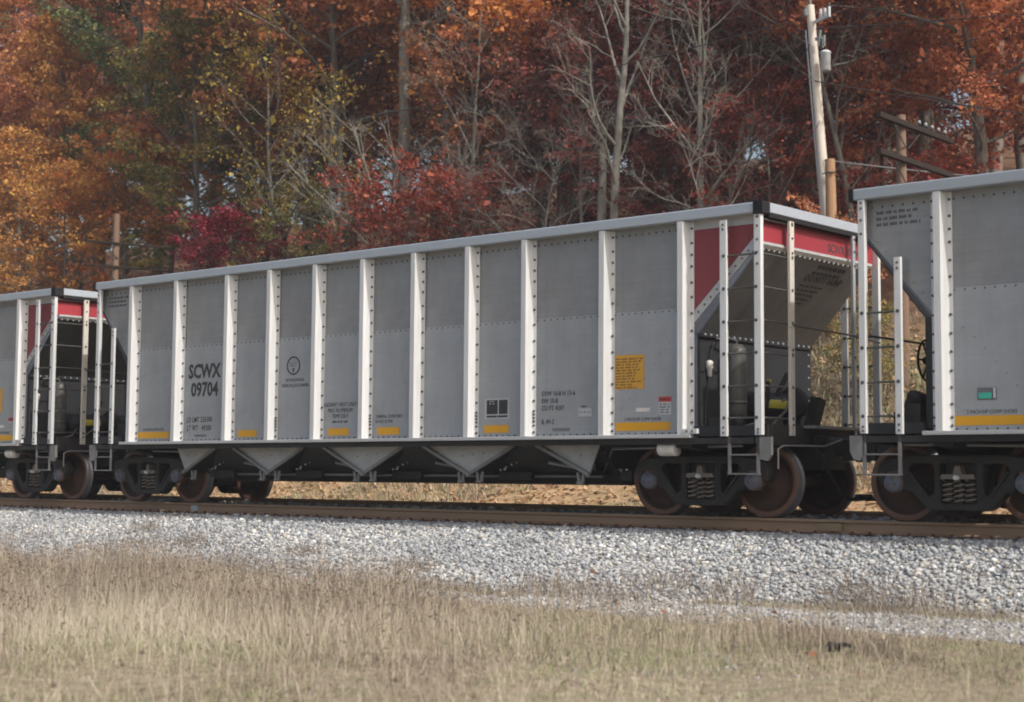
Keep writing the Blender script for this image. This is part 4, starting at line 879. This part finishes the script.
FRONT = [  # photo column, depth, kind, scale, leaf, label
 (-50, 22, 'oakB', 1.05, 'rust', 'rusty oak leaning in over the left edge of the photo'),
 (25, 26, 'oakA', 1.12, 'orange', 'tall copper orange oak with sky gaps in its top, far left'),
 (10, 17, 'low', 1.05, 'gold', 'golden orange maple low at the left edge, above the left hopper car'),
 (62, 16, 'low', .85, 'gold', 'amber maple just left of the short pole at the left'),
 (125, 18, 'low', .95, 'orange', 'small orange maple behind the short pole at the left'),
 (75, 21, 'mapleA', .80, 'gold', 'golden brown maple rising behind the low amber ones at the left'),
 (100, 30, 'oakA', 1.12, 'rust', 'brownish rust oak behind the green tree at the left'),
 (152, 21, 'mapleB', 1.02, 'green', 'dark green tree standing among the orange ones, upper left'),
 (188, 17.5, 'mapleA', .74, 'olive', 'olive and yellow tree right below the dark green tree'),
 (224, 15, 'shrubA', .72, 'crimson', 'crimson red shrub just above the left end of the middle car'),
 (232, 20, 'oakB', 1.0, 'rust', 'broad rust red oak whose branches spread over the crimson shrub'),
 (280, 16.5, 'birch', .80, 'yellow', 'thin birch with the last yellow leaves beside the crimson shrub'),
 (300, 16, 'low', .62, 'olive', 'low olive yellow sapling behind the roof line of the middle car'),
 (318, 22, 'oakB', 1.05, 'rust', 'copper brown oak left of the thick grey trunk'),
 (402, 17.5, 'oakH', 1.05, 'orange', 'orange oak with a thick bare grey trunk near the top centre'),
 (436, 14.6, 'shrubA', .82, 'brick', 'wide brick red maple bush above the middle of the car roof'),
 (392, 15.2, 'shrubB', .85, 'brick', 'smaller red bush left of the wide brick red maple bush'),
 (475, 17.5, 'bareB', .95, None, 'leafless grey tree with rising branches right of the thick grey trunk'),
 (455, 18, 'birch', .85, 'gold', 'slender tree with scattered amber leaves behind the brick red bush'),
 (540, 21, 'oakA', 1.08, 'orange', 'orange oak whose crown fills the top centre of the photo'),
 (505, 15.4, 'brush', .85, None, 'tangle of bare grey brush right of the brick red bush'),
 (548, 15.2, 'brush', .90, None, 'bare grey brush behind the roof, left of the pale dead trunk'),
 (590, 16.5, 'bareC', .85, None, 'bare crooked tree just left of the tall pale tree'),
 (613, 16, 'bareA', 1.05, None, 'tall pale barked bare tree beside the broken snag'),
 (650, 27, 'mapleB', .95, 'burgundy', 'dark burgundy maple behind the tall pale tree'),
 (560, 29, 'mapleB', .95, 'mauve', 'dull faded red tree behind the bare trees at the centre'),
 (668, 17.5, 'low', .55, 'burgundy', 'burgundy bush between the two pale bare trees'),
 (710, 16, 'bareD', 1.0, None, 'pale forked bare tree left of the utility pole'),
 (725, 26, 'mapleB', 1.0, 'mauve', 'faded pinkish red maple behind the forked bare tree'),
 (772, 17, 'low', .68, 'brick', 'red bush at the foot of the wood left of the utility pole'),
 (782, 22, 'mapleA', .95, 'burgundy', 'deep red maple standing left of the utility pole'),
 (738, 15.2, 'brush', 1.0, None, 'bare pale stems low beside the guy wire'),
 (862, 17, 'bareB', .95, None, 'bare grey tree between the two poles at the right'),
 (846, 24, 'thin', .90, 'olive', 'greenish brown tree behind the transformer'),
 (884, 25, 'mapleA', .95, 'burgundy', 'burgundy maple behind the pole with two crossarms'),
 (930, 21, 'mapleA', .85, 'coral', 'reddish orange tree right behind the crossarms'),
 (990, 17.5, 'mapleA', .80, 'coral', 'bright orange red maple above the right hopper car'),
 (1000, 26, 'oakA', 1.0, 'rust', 'brown orange oak in the top right corner'),
 (1066, 19, 'oakB', .85, 'rust', 'orange oak reaching in from beyond the right edge'),
 (926, 15.5, 'shrubA', .60, 'brick', 'red bush at the foot of the pole with two crossarms'),
 (482, 16.2, 'brush', 1.2, None, 'grey leafless thicket under the leafless grey tree'),
 (632, 18.5, 'low', .95, 'burgundy', 'dark red maple filling the gap between the two pale bare trees'),
 (560, 19, 'low', 1.0, 'maroon', 'maroon maple behind the bare crooked tree'),
 (500, 20, 'low', 1.05, 'rust', 'rust brown maple behind the leafless grey tree'),
 (685, 20, 'mapleA', .72, 'maroon', 'maroon maple right behind the pale forked bare tree'),
 (752, 19, 'low', 1.1, 'burgundy', 'dark red maple behind the guy wire of the utility pole'),
 (590, 23, 'mapleA', .85, 'rust', 'rust orange maple high behind the tall pale tree'),
 (350, 18.5, 'oakD', 1.0, 'rust', 'rust orange oak hanging low branches left of the thick grey trunk'),
 (455, 20, 'oakD', 1.0, 'rust', 'rust orange oak spreading over the leafless grey tree'),
 (815, 20, 'mapleA', .9, 'maroon', 'maroon maple right behind the utility pole'),
 (345, 16.8, 'birch', .62, 'yellow', 'small sapling with sparse yellow leaves left of the smaller red bush'),
 (838, 11.5, 'brush', .42, None, 'low bare brush on the bank seen through the gap between the cars'),
 (858, 9.6, 'shrubB', .40, 'olive', 'low olive bush on the bank seen through the gap between the cars'),
 (822, 12.5, 'shrubB', .55, 'rust', 'low rusty bush on the bank beside the middle car end'),
]
for i, (u, y, kind, s, leaf, label) in enumerate(FRONT):
    shrub = kind in ('shrubA', 'shrubB', 'brush') or label.find('bush') > 0 and kind == 'low'
    tree(kind, px(u, y), y, s, (i*2.399) % 6.28, leaf, label, None, 'shrub' if shrub else 'bare_tree' if leaf is None else 'autumn_tree', 'shrub' if shrub else 'tree')
UNDER = {'burgundy': 'dark red maple half hidden behind the bare trees', 'mauve': 'faded red sapling half hidden behind the bare trees', 'rust': 'rust brown sapling in the shade below the oaks', 'olive': 'dull olive sapling in the shade below the oaks', 'brick': 'red maple sapling half hidden behind the bare trees'}
rn = random.Random(23)
for u in range(-20, 1080, 46):
    leaf = rn.choice(['rust', 'olive', 'rust', 'burgundy']) if u < 400 else rn.choice(['burgundy', 'burgundy', 'mauve', 'rust', 'brick'])
    yy = rn.uniform(20, 30); kind = rn.choice(['low', 'mapleA', 'low', 'mapleB'])
    tree(kind, px(u+rn.uniform(-14, 14), yy), yy, rn.uniform(1.0, 1.35) if kind == 'low' else rn.uniform(.72, .95), rn.uniform(0, 6.28), leaf, UNDER[leaf], leaf+' understory trees', 'autumn_tree')
for u in range(-60, 1120, 88):
    leaf = rn.choice(['rust', 'olive', 'orange', 'rust']) if u < 400 else rn.choice(['burgundy', 'mauve', 'mauve', 'rust', 'olive'])
    yy = rn.uniform(31, 40); tree('low', px(u+rn.uniform(-14, 14), yy), yy, rn.uniform(1.1, 1.5), rn.uniform(0, 6.28), leaf, {'rust': 'rust brown bushy tree on the wooded slope', 'olive': 'olive bushy tree on the wooded slope', 'orange': 'orange bushy tree on the wooded slope', 'burgundy': 'dark red bushy tree on the wooded slope', 'mauve': 'faded red bushy tree on the wooded slope'}[leaf], leaf+' bushy trees on the slope')
BACK = {'rust': 'rust brown tree deep in the wood behind the front row', 'burgundy': 'dark red tree deep in the wood behind the front row', 'mauve': 'faded red tree deep in the wood behind the front row', 'olive': 'dull olive tree deep in the wood behind the front row', 'orange': 'orange tree deep in the wood behind the front row'}
i = 0
for row, y in enumerate((33, 44, 58)):
    u = -130 + 37*row
    while u < 1180:
        t_ = min(max(u/1024, 0), 1)
        leaf = rnd.choices(['rust', 'orange', 'olive', 'burgundy', 'mauve'], [3-1.5*t_, 1.2, 1.4-.9*t_, .3+2.6*t_, .4+1.2*t_])[0]
        kind = rnd.choice(['oakA', 'oakB', 'mapleB', 'thin', 'mapleA', 'thin'])
        yy = y+rnd.uniform(-3, 3)
        tree(kind, px(u+rnd.uniform(-20, 20), yy), yy, rnd.uniform(.95, 1.25), rnd.uniform(0, 6.28), leaf, BACK[leaf], leaf+' trees deep in the wood'); i += 1
        u += [118, 112, 108][row]
# broken snag beside the pale tree
x, y = px(602, 15.8), 15.8
sn = empty('dead_snag', (x, y, float(ground_z(x, y)))); tag(sn, 'broken pale dead trunk with a snapped top beside the tall pale tree', 'dead tree')
MB().tube([(0, 0, -.4), (.02, 0, 1.5), (-.03, .02, 3.2), (.03, 0, 4.6), (.0, 0, 5.3)], [.17, .15, .13, .115, .05], 9).tube([(.0, 0, 4.6), (.10, 0, 5.0), (.16, 0, 5.5)], [.06, .04, .012], 6).build('trunk', BARK['pale'], sn)
MB().tube([(0, 0, 4.1), (-.45, .1, 4.35), (-.8, .1, 4.4)], [.05, .035, .015], 6).tube([(0, 0, 2.4), (.4, -.1, 2.2), (.75, -.15, 2.25)], [.04, .03, .012], 6).build('branch', BARK['pale'], sn)
# arching bare limb over the slope
x, y = px(410, 15.6), 15.6
an = empty('bare_tree', (x, y, float(ground_z(x, y)))); tag(an, 'arching leafless tree bending left in front of the thick grey trunk', 'tree')
g = np.random.default_rng(77); S = Skel()
P, d = limb(g, (0, 0, -.3), (-.25, 0, 1), 4.6, 8, .05, 0.0); S.tube(P, np.linspace(.10, .07, 9), 7)
for (a, e, L) in ((-1, .75, 5.5), (-1.0, .42, 6.5), (-.9, .12, 5.0), (-.3, 1.0, 4.0), (.6, .9, 3.2)):
    Q, d = limb(g, P[5+int(g.integers(0, 4))], (a*.8, -.53*a*.8*0+g.normal(0, .25), e), L, 8, .07, -.005); S.tube(Q, np.linspace(.055, .012, 9), 5)
    for k in range(16):
        j = int(g.integers(2, 8)); D = perp_dir(g, d, R(g.uniform(20, 55))); Q2, _ = limb(g, Q[j], D, g.uniform(.6, 1.9), 4, .10, .03); S.tube(Q2, np.linspace(.016, .006, 5), 4)
        for c in range(3):
            D2 = perp_dir(g, D, R(g.uniform(20, 60))); Q3, _ = limb(g, Q2[int(g.integers(1, 4))], D2, g.uniform(.3, .9), 2, .1, .03); S.tube(Q3, [.007, .006, .004], 3)
place('trunk', S.mesh('trunk', BARK['pale']), an)

# ------------------------------------------------------------------ poles and wires
def tel_pole(x, y, ztop, label, tilt_x=0.0, drop=.22, size=1.0, tilt_a=-.01):
    z = float(ground_z(x, y)); o = empty('telephone_pole', (x, y, z)); h = ztop-z
    tag(o, label, 'pole', 'telephone poles beside the track')
    MB().tube([(0, 0, -.6), (0, 0, h*.5), (tilt_x, 0, h)], [.135, .12, .105], 12).build('pole_shaft', MT['wood_brown'], o)
    for (za, tl) in ((h-drop, tilt_a), (h-drop-.76, tilt_a)):
        a = MB().cbox(-.055*size, .055*size, -1.65, 1.65, -.06*size, .06*size, .01).build('crossarm', MT['wood_dark'], o, (tilt_x+.13, .42, za), (tl, 0, 0))
        MB().beam((0, -.36, -.50), (0, .22, -.06), .03, .012, (1, 0, 0)).beam((0, -.44, -.50), (0, -1.0, -.06), .03, .012, (1, 0, 0)).build('arm_brace', MT['dark'], a)
        im = MB().tube([(0, 0, .06), (0, 0, .12)], .013, 6, 1).lathe([(0, .20), (.03, .195), (.04, .16), (.045, .11), (.0, .11)], 10, 'Z').mesh('insulator', [MT['glass'], MT['wood_dark']])
        for k in range(5):
            if size == 1.0 and za > h-drop-.1: place('insulator', im, a, (0, .15+.30*k, 0))
    return o
x2 = px(905, 11); tp = tel_pole(x2, 11, 8.10, 'brown telephone pole with two dark crossarms and small insulators')
x3 = px(112, 11); tel_pole(x3, 11, 8.80, 'tan telephone pole standing above the gap between left and middle cars', 0.0, .95, .6, .04)
# utility pole with transformer
x1 = px(829, 14) ; z1 = float(ground_z(x1, 14)); up_ = empty('utility_pole', (x1, 14, z1))
tag(up_, 'tall pale wooden utility pole with a grey transformer can', 'pole')
ztop = 11.87-z1; xt = -0.40
MB().tube([(.12, 0, -.6), (.0, 0, 6.71-z1), (xt, 0, ztop)], [.145, .125, .10], 14).build('pole_shaft', MT['wood_pale'], up_)
MB().tube([(.0-.125, -.06, 1.0), (-.115, -.06, 6.71-z1), (xt-.10, -.05, ztop-.6)], .02, 6).build('conduit', MT['galv'], up_)
tz = 10.15-z1
tc = MB().lathe([(0, 0), (.10, 0), (.12, .02), (.12, .42), (.13, .43), (.13, .46), (.08, .50), (0, .51)], 16, 'Z', (.10, -.16, tz)); tc.build('transformer', MT['can'], up_)
MB().tube([(.10, -.22, tz+.6), (.10, -.22, tz+.86)], .035, 8).tube([(.02, -.15, tz+.58), (.0, -.15, tz+.80)], .025, 8).build('bushing', MT['glass'], up_)
MB().beam((-.35, -.02, ztop-.45), (.28, -.25, ztop-.42), .05, .06).tube([(-.05, -.12, ztop-.42), (-.05, -.12, ztop-.18)], .04, 8).tube([(.10, -.18, ztop-.42), (.10, -.18, ztop-.20)], .04, 8).tube([(.25, -.24, ztop-.42), (.25, -.24, ztop-.20)], .04, 8).build('cutout_arm', MT['can'], up_)
MB().tube([(-.05, -.22, ztop-1.1), (.0, -.22, ztop-.72)], .035, 8).box(-.14, .02, -.24, -.10, ztop-.95, ztop-.88).build('fuse_cutout', MT['glass'], up_)
MB().tube([(xt, 0, ztop-.05), (xt, 0, ztop+.45)], .03, 8).tube([(xt-.07, -.1, ztop-.25), (xt-.07, -.14, ztop-.10)], .06, 8).build('top_insulator', MT['glass'], up_)
xs_ = px(833.5, 13.7); zs_ = float(ground_z(xs_, 13.7)); st = empty('pole_stub', (xs_, 13.7, zs_)); tag(st, 'short tan wooden pole stub standing against the utility pole', 'pole')
MB().tube([(0, 0, -.5), (0, 0, 3), (-.02, 0, 7.98-zs_)], [.14, .13, .12], 12).build('pole_shaft', MT['wood_tan'], st)
MB().tube([(-.15, -.12, 7.98-zs_-.35), (.0, -.16, 7.98-zs_-.33), (.15, -.1, 7.98-zs_-.35)], .018, 5).build('steel_band', MT['bolt'], st)
def wire(a, b, sag, r, label, mat='wire', n=24):
    a = Vector(a); b = Vector(b); pts = [a.lerp(b, k/n)-Vector((0, 0, sag*4*(k/n)*(1-k/n))) for k in range(n+1)]
    o = MB().tube(pts, r, 5).build('overhead_wire', MT[mat]); tag(o, label, 'wire')
wire((x1-.25, 13.9, 9.98), (x1+18, 14.2, 5.6), .35, .013, 'dark wire slanting right from the utility pole below its transformer')
wire((x1, 13.9, 8.03), (x1+36, 14.2, 5.8), 1.6, .016, 'pale cable leaving the top of the pole stub to the right', 'wirepale')
wire((x1+xt, 14, 11.3), (x1+38, 15, 10.2), .9, .012, 'thin dark wire slanting right from the top of the utility pole')
wire((x1-.35, 13.9, 10.9), (-4.7, 12.0, float(ground_z(-4.7, 12.0))), 0.05, .009, 'taut guy wire slanting down left from the utility pole', 'wire')
wire((x1-.1, 13.9, 9.0), (-3.0, 11.8, float(ground_z(-3.0, 11.8))), 0.05, .007, 'second guy wire running steeply down from the utility pole', 'wire')
wire((x1-.5, 14, 11.6), (x1-42, 16, 14.5), 1.2, .014, 'dark wire running up to the left from the utility pole top')

# ------------------------------------------------------------------ grass and weeds
STRAW = tint_mat('dry_grass', [(0.0, (0.085, 0.064, 0.048)), (0.2, (0.19, 0.145, 0.105)), (0.45, (0.36, 0.305, 0.235)), (0.68, (0.56, 0.50, 0.405)), (0.82, (0.32, 0.31, 0.16)), (0.90, (0.20, 0.25, 0.09)), (1.0, (0.12, 0.19, 0.06))], 0.8)
def blades(name, label, n, region, hfun, wid, seed, tintfun, lean=.45, sl=.28):
    g = np.random.default_rng(seed); x, y = region(g, n); n = len(x); z = ground_z(x, y)-.01
    h = hfun(x, y, g); a = g.uniform(0, 6.28, n); l = np.abs(g.normal(lean, sl, n)); b = g.uniform(0, 6.28, n)
    wv = np.stack([np.cos(b), np.sin(b), np.zeros(n)], 1)*(wid*g.uniform(.6, 1.4, n))[:, None]
    B = np.stack([x, y, z], 1); D = np.stack([np.cos(a)*np.sin(l), np.sin(a)*np.sin(l), np.cos(l)], 1)
    l2_ = np.minimum(l*1.9+.1, 1.9); D2 = np.stack([np.cos(a)*np.sin(l2_), np.sin(a)*np.sin(l2_), np.cos(l2_)], 1)
    m = B+D*(h*.55)[:, None]; t = m+D2*(h*.5)[:, None]
    V = np.stack([B-wv, B+wv, m-wv*.8, m+wv*.8, t], 1).reshape(-1, 3); o5 = (np.arange(n)*5)[:, None]
    F = np.concatenate([o5+np.array([[0, 1, 3]]), o5+np.array([[0, 3, 2]]), o5+np.array([[2, 3, 4]])], 1).reshape(-1, 3)
    tint = np.repeat(tintfun(x, y, g), 3)
    o = place(name, np_mesh(name, V, F, STRAW, tint)); tag(o, label, 'grass', kind='stuff'); return o
def pn(x, y, s, o=0): return .5+.25*(np.sin(x*s+1.7*np.sin(y*s*.8+o)+o)+np.sin(y*s*1.3+1.3*np.cos(x*s*.7+o*2)))
def vis(x, y, m=1.0):
    dx, dy = x-CAM[0], y-CAM[1]; ang = np.arctan2(-dx, dy); return (ang > R(40.9-17.4-m*2)) & (ang < R(40.9+17.4+m*2))
def field(g, n):
    x = g.uniform(-14, 17, n*3); y = g.uniform(-15.5, -3.2, n*3)
    k = vis(x, y) & (y < toe(x)+.10*g.normal(0, 1, len(x))-.22)
    lane = (np.abs(y-np.interp(x, [2, 6, 9, 12, 15], [-4.75, -4.95, -4.8, -4.6, -4.5])) < np.interp(x, [1, 4, 8, 14], [.05, .55, .82, .95])) & (g.random(len(x)) < .90)
    k &= ~lane; x, y = x[k][:n], y[k][:n]; return x, y
def bushy(x, y): return np.clip(np.interp(x-.75*(y+8), [-6, 3, 8, 12], [1.0, .85, .45, .06]), 0, 1)
def lane_low(x, y):
    c = np.interp(x, [2, 6, 9, 12, 15], [-4.75, -4.95, -4.8, -4.6, -4.5]); return 1-.65*np.exp(-((y-c+.45)/.7)**2)*np.interp(x, [1, 4], [0, 1])
def gt(x, y, g):
    t = np.clip(g.normal(.44, .17, len(x)) + .42*(pn(x, y, .8, 2)-.5) - np.interp(x-.5*(y+8), [6, 11], [0, .10]), 0, .76)
    gr = pn(x, y, 1.1, 5)*.62+np.interp(x-.5*(y+8), [3, 11], [-.02, .36]); m = g.random(len(x)) < np.clip(gr-.40, 0, .5)
    for (a, b, r_) in ((11.0, -8.6, .55), (12.3, -6.1, .5), (10.9, -9.9, .45), (9.0, -8.0, .5), (12.9, -6.9, .4)): m |= g.random(len(x)) < .75*np.exp(-((x-a)**2+(y-b)**2)/r_**2)
    return np.where(m, g.uniform(.80, 1.0, len(x)), t)
blades('dry_grass', 'dry straw coloured grass of the foreground verge', 210000, field, lambda x, y, g: ((.03+.25*bushy(x, y)*g.random(len(x))**1.3+.05*g.random(len(x)))*(.55+.95*pn(x, y, 1.3)*pn(x, y, 3.1, 4)*1.4) + .10*g.random(len(x))*np.exp(-((y-toe(x)+.5)/.35)**2)*np.interp(x, [4, 9], [1, .4]))*lane_low(x, y)*np.clip((toe(x)-y)/1.0, .35, 1), .0024, 41, gt, .62, .36)
def tall(g, n):
    x, y = field(g, n*4); k = g.random(len(x)) < (bushy(x, y)**1.3)*np.clip(pn(x, y, 1.0, 3)*1.6-.25, 0.03, 1)*np.interp(y, [-14, -9, -5], [1, .8, 1]); return x[k][:n], y[k][:n]
blades('tall_weeds', 'tall brown and grey dried weed stalks in the verge', 34000, tall, lambda x, y, g: (.22+.58*g.random(len(x))**2)*(.45+.95*pn(x, y, 1.7, 1))*np.clip((toe(x)-y)/1.6, .30, 1), .0022, 42, lambda x, y, g: np.clip(g.normal(.33, .17, len(x)), 0, .72), .22, .22)
def near_left(g, n):
    x = g.uniform(2, 14, n*3); y = g.uniform(-15, -8.0, n*3); k = vis(x, y) & (g.random(n*3) < bushy(x, y)**1.2*np.interp(y, [-11, -8], [1, .35])*(.35+.8*pn(x, y, 1.5, 6))); return x[k][:n], y[k][:n]
blades('pale_straw', 'pale soft straw standing at the near edge of the verge', 30000, near_left, lambda x, y, g: .16+.30*g.random(len(x)), .0017, 51, lambda x, y, g: np.clip(g.normal(.60, .12, len(x)), .2, .76), .30, .30)
def edge(g, n):
    x = g.uniform(-13, 14, n*2); y = toe(x)+np.abs(g.normal(0, .45, n*2))*np.interp(x, [-8, 2, 8, 13], [2.2, .6, .6, .6])-.3; k = vis(x, y) & (y < -1.3) & (pn(x, y, 1.9, 7) > np.interp(x, [-8, 0, 12], [.25, .45, .5]))
    return x[k][:n], y[k][:n]
blades('edge_weeds', 'thin dead weeds growing up through the foot of the ballast', 6500, edge, lambda x, y, g: (.07+.24*g.random(len(x))**2)*np.interp(x, [-8, 3, 12], [1.5, .9, .7]), .0028, 43, lambda x, y, g: np.clip(g.normal(.22, .15, len(x)), 0, .6), .2)
def seed_heads():
    g = np.random.default_rng(44); x, y = tall(g, 5200); n = len(x); z = ground_z(x, y)+.12+.40*g.random(n)
    k = 3; C = np.repeat(np.stack([x, y, z], 1), k, 0)+g.normal(0, .016, (n*k, 3)); m = len(C); s = .011*np.exp(g.normal(0, .3, m))[:, None]
    d = np.array([(1, 0, 0), (-.5, .87, 0), (-.5, -.87, 0), (0, 0, 1.3)]); V = (C[:, None, :]+d[None]*s[:, None, :]).reshape(-1, 3)
    F = (np.array([(0, 1, 3), (1, 2, 3), (2, 0, 3), (0, 2, 1)])[None]+(np.arange(m)*4)[:, None, None]).reshape(-1, 3)
    o = place('seed_heads', np_mesh('seed_heads', V, F, STRAW, np.repeat(np.clip(g.normal(.12, .1, m), 0, .4), 4))); tag(o, 'tiny brown seed heads on the dried weeds', 'weeds', kind='stuff')
seed_heads()
def strip(g, n):
    x = g.uniform(1, 14.5, n*2); y = toe(x)-.28+g.normal(0, .13, n*2); k = pn(x, y, 1.4, 8) > .32; return x[k][:n], y[k][:n]
blades('strip_weeds', 'strip of short brown weeds between the ballast and the gravel lane', 15000, strip, lambda x, y, g: .03+.11*g.random(len(x))**1.4, .0024, 52, lambda x, y, g: np.where(g.random(len(x)) < .12, g.uniform(.82, 1, len(x)), np.clip(g.normal(.25, .15, len(x)), 0, .7)), .6, .4)
def clumps(g, n):
    c = np.array([(8.2, -3.4), (7.2, -3.5), (9.6, -3.0), (6.0, -4.1), (10.4, -3.1), (3.2, -3.7), (0.5, -3.2), (-2.5, -3.0), (-4.5, -2.4)]); k = g.integers(0, len(c), n)
    return c[k, 0]+g.normal(0, .28, n), c[k, 1]+g.normal(0, .16, n)
blades('clump_weeds', 'small tufts of dead brown weeds on the foot of the ballast', 2600, clumps, lambda x, y, g: .08+.30*g.random(len(x))**1.5, .0026, 48, lambda x, y, g: np.clip(g.normal(.2, .14, len(x)), 0, .85), .38)
rk = MB().lathe([(0, -.03), (.10, -.03), (.12, .02), (.09, .07), (.03, .085), (0, .085)], 9, 'Z', smooth=False); rk.tube([(-.05, 0, .03), (.14, .05, .07), (.24, .08, .06)], .025, 6)
for q in range(len(rk.v)): rk.v[q] = tuple(Vector(rk.v[q])*.62+Vector((rnd.uniform(-.02, .02), rnd.uniform(-.02, .02), rnd.uniform(-.012, .012))))
tag(rk.build('rock', MT['grime'], None, (11.75, -7.3, float(ground_z(11.75, -7.3))+.02)), 'small dark rock lying in the grass at the lower right', 'rock')
def bank(g, n):
    x = g.uniform(-34, 10, n*2); y = g.uniform(3.2, 15, n*2); k = vis(x, y, .3) & (pn(x, y, .7, 1) > .30); return x[k][:n], y[k][:n]
blades('bank_grass', 'tan and greenish grass on the bank behind the train', 42000, bank, lambda x, y, g: .16+.42*g.random(len(x))*pn(x, y, .6, 4)*1.4, .008, 45, lambda x, y, g: np.where(g.random(len(x)) < .30*pn(x, y, .5, 3)*2, g.uniform(.80, .95, len(x)), np.clip(g.normal(np.interp(y, [5, 8.5], [.42, .24]), .16, len(x)), 0, .75)), .5)
def litter(name, label, n, xr, yr, mat, seed, size, keep=None):
    g = np.random.default_rng(seed); x = g.uniform(*xr, n); y = g.uniform(*yr, n); k = vis(x, y, .3)
    if keep is not None: k &= keep(x, y, g)
    x, y = x[k], y[k]; n = len(x); C = np.stack([x, y, ground_z(x, y)+g.uniform(.01, .06, n)], 1); a = g.uniform(0, 6.28, n); s = (size*np.exp(g.normal(0, .25, n)))[:, None]
    u = np.stack([np.cos(a), np.sin(a), g.normal(0, .4, n)], 1); v = np.stack([-np.sin(a), np.cos(a), g.normal(.2, .5, n)], 1)
    V = np.stack([C-u*s*.5, C+v*s*.35+[0, 0, .01], C+u*s*.5, C-v*s*.35+[0, 0, .015]], 1).reshape(-1, 3)
    o = place(name, np_mesh(name, V, np.arange(n*4).reshape(-1, 4), mat, g.random(n))); tag(o, label, 'leaves', kind='stuff')
litter('fallen_leaves', 'fallen tan and orange leaves on the bank behind the train', 30000, (-34, 10), (3.0, 14), LEAF['tan'], 46, .10)
litter('fallen_leaves', 'few orange leaves lying in the foreground grass and gravel', 190, (-6, 15), (-11, -2.6), LEAF['litter'], 47, .075, lambda x, y, g: g.random(len(x)) < .45)

# ------------------------------------------------------------------ thin autumn haze
hz = MB().box(-150, 60, -60, 150, -6, 60).build('haze', [])
hm = bpy.data.materials.new('haze'); hm.use_nodes = True; ht = hm.node_tree; ht.nodes.clear()
ho = ht.nodes.new('ShaderNodeOutputMaterial'); hv = ht.nodes.new('ShaderNodeVolumePrincipled')
hv.inputs['Color'].default_value = (0.93, 0.95, 1.0, 1); hv.inputs['Density'].default_value = 0.0007; hv.inputs['Anisotropy'].default_value = 0.2
ht.links.new(hv.outputs[0], ho.inputs['Volume']); hz.data.materials.append(hm)
tag(hz, 'thin pale haze in the air over the track and the wood', kind='stuff')
sc.cycles.volume_bounces = 0
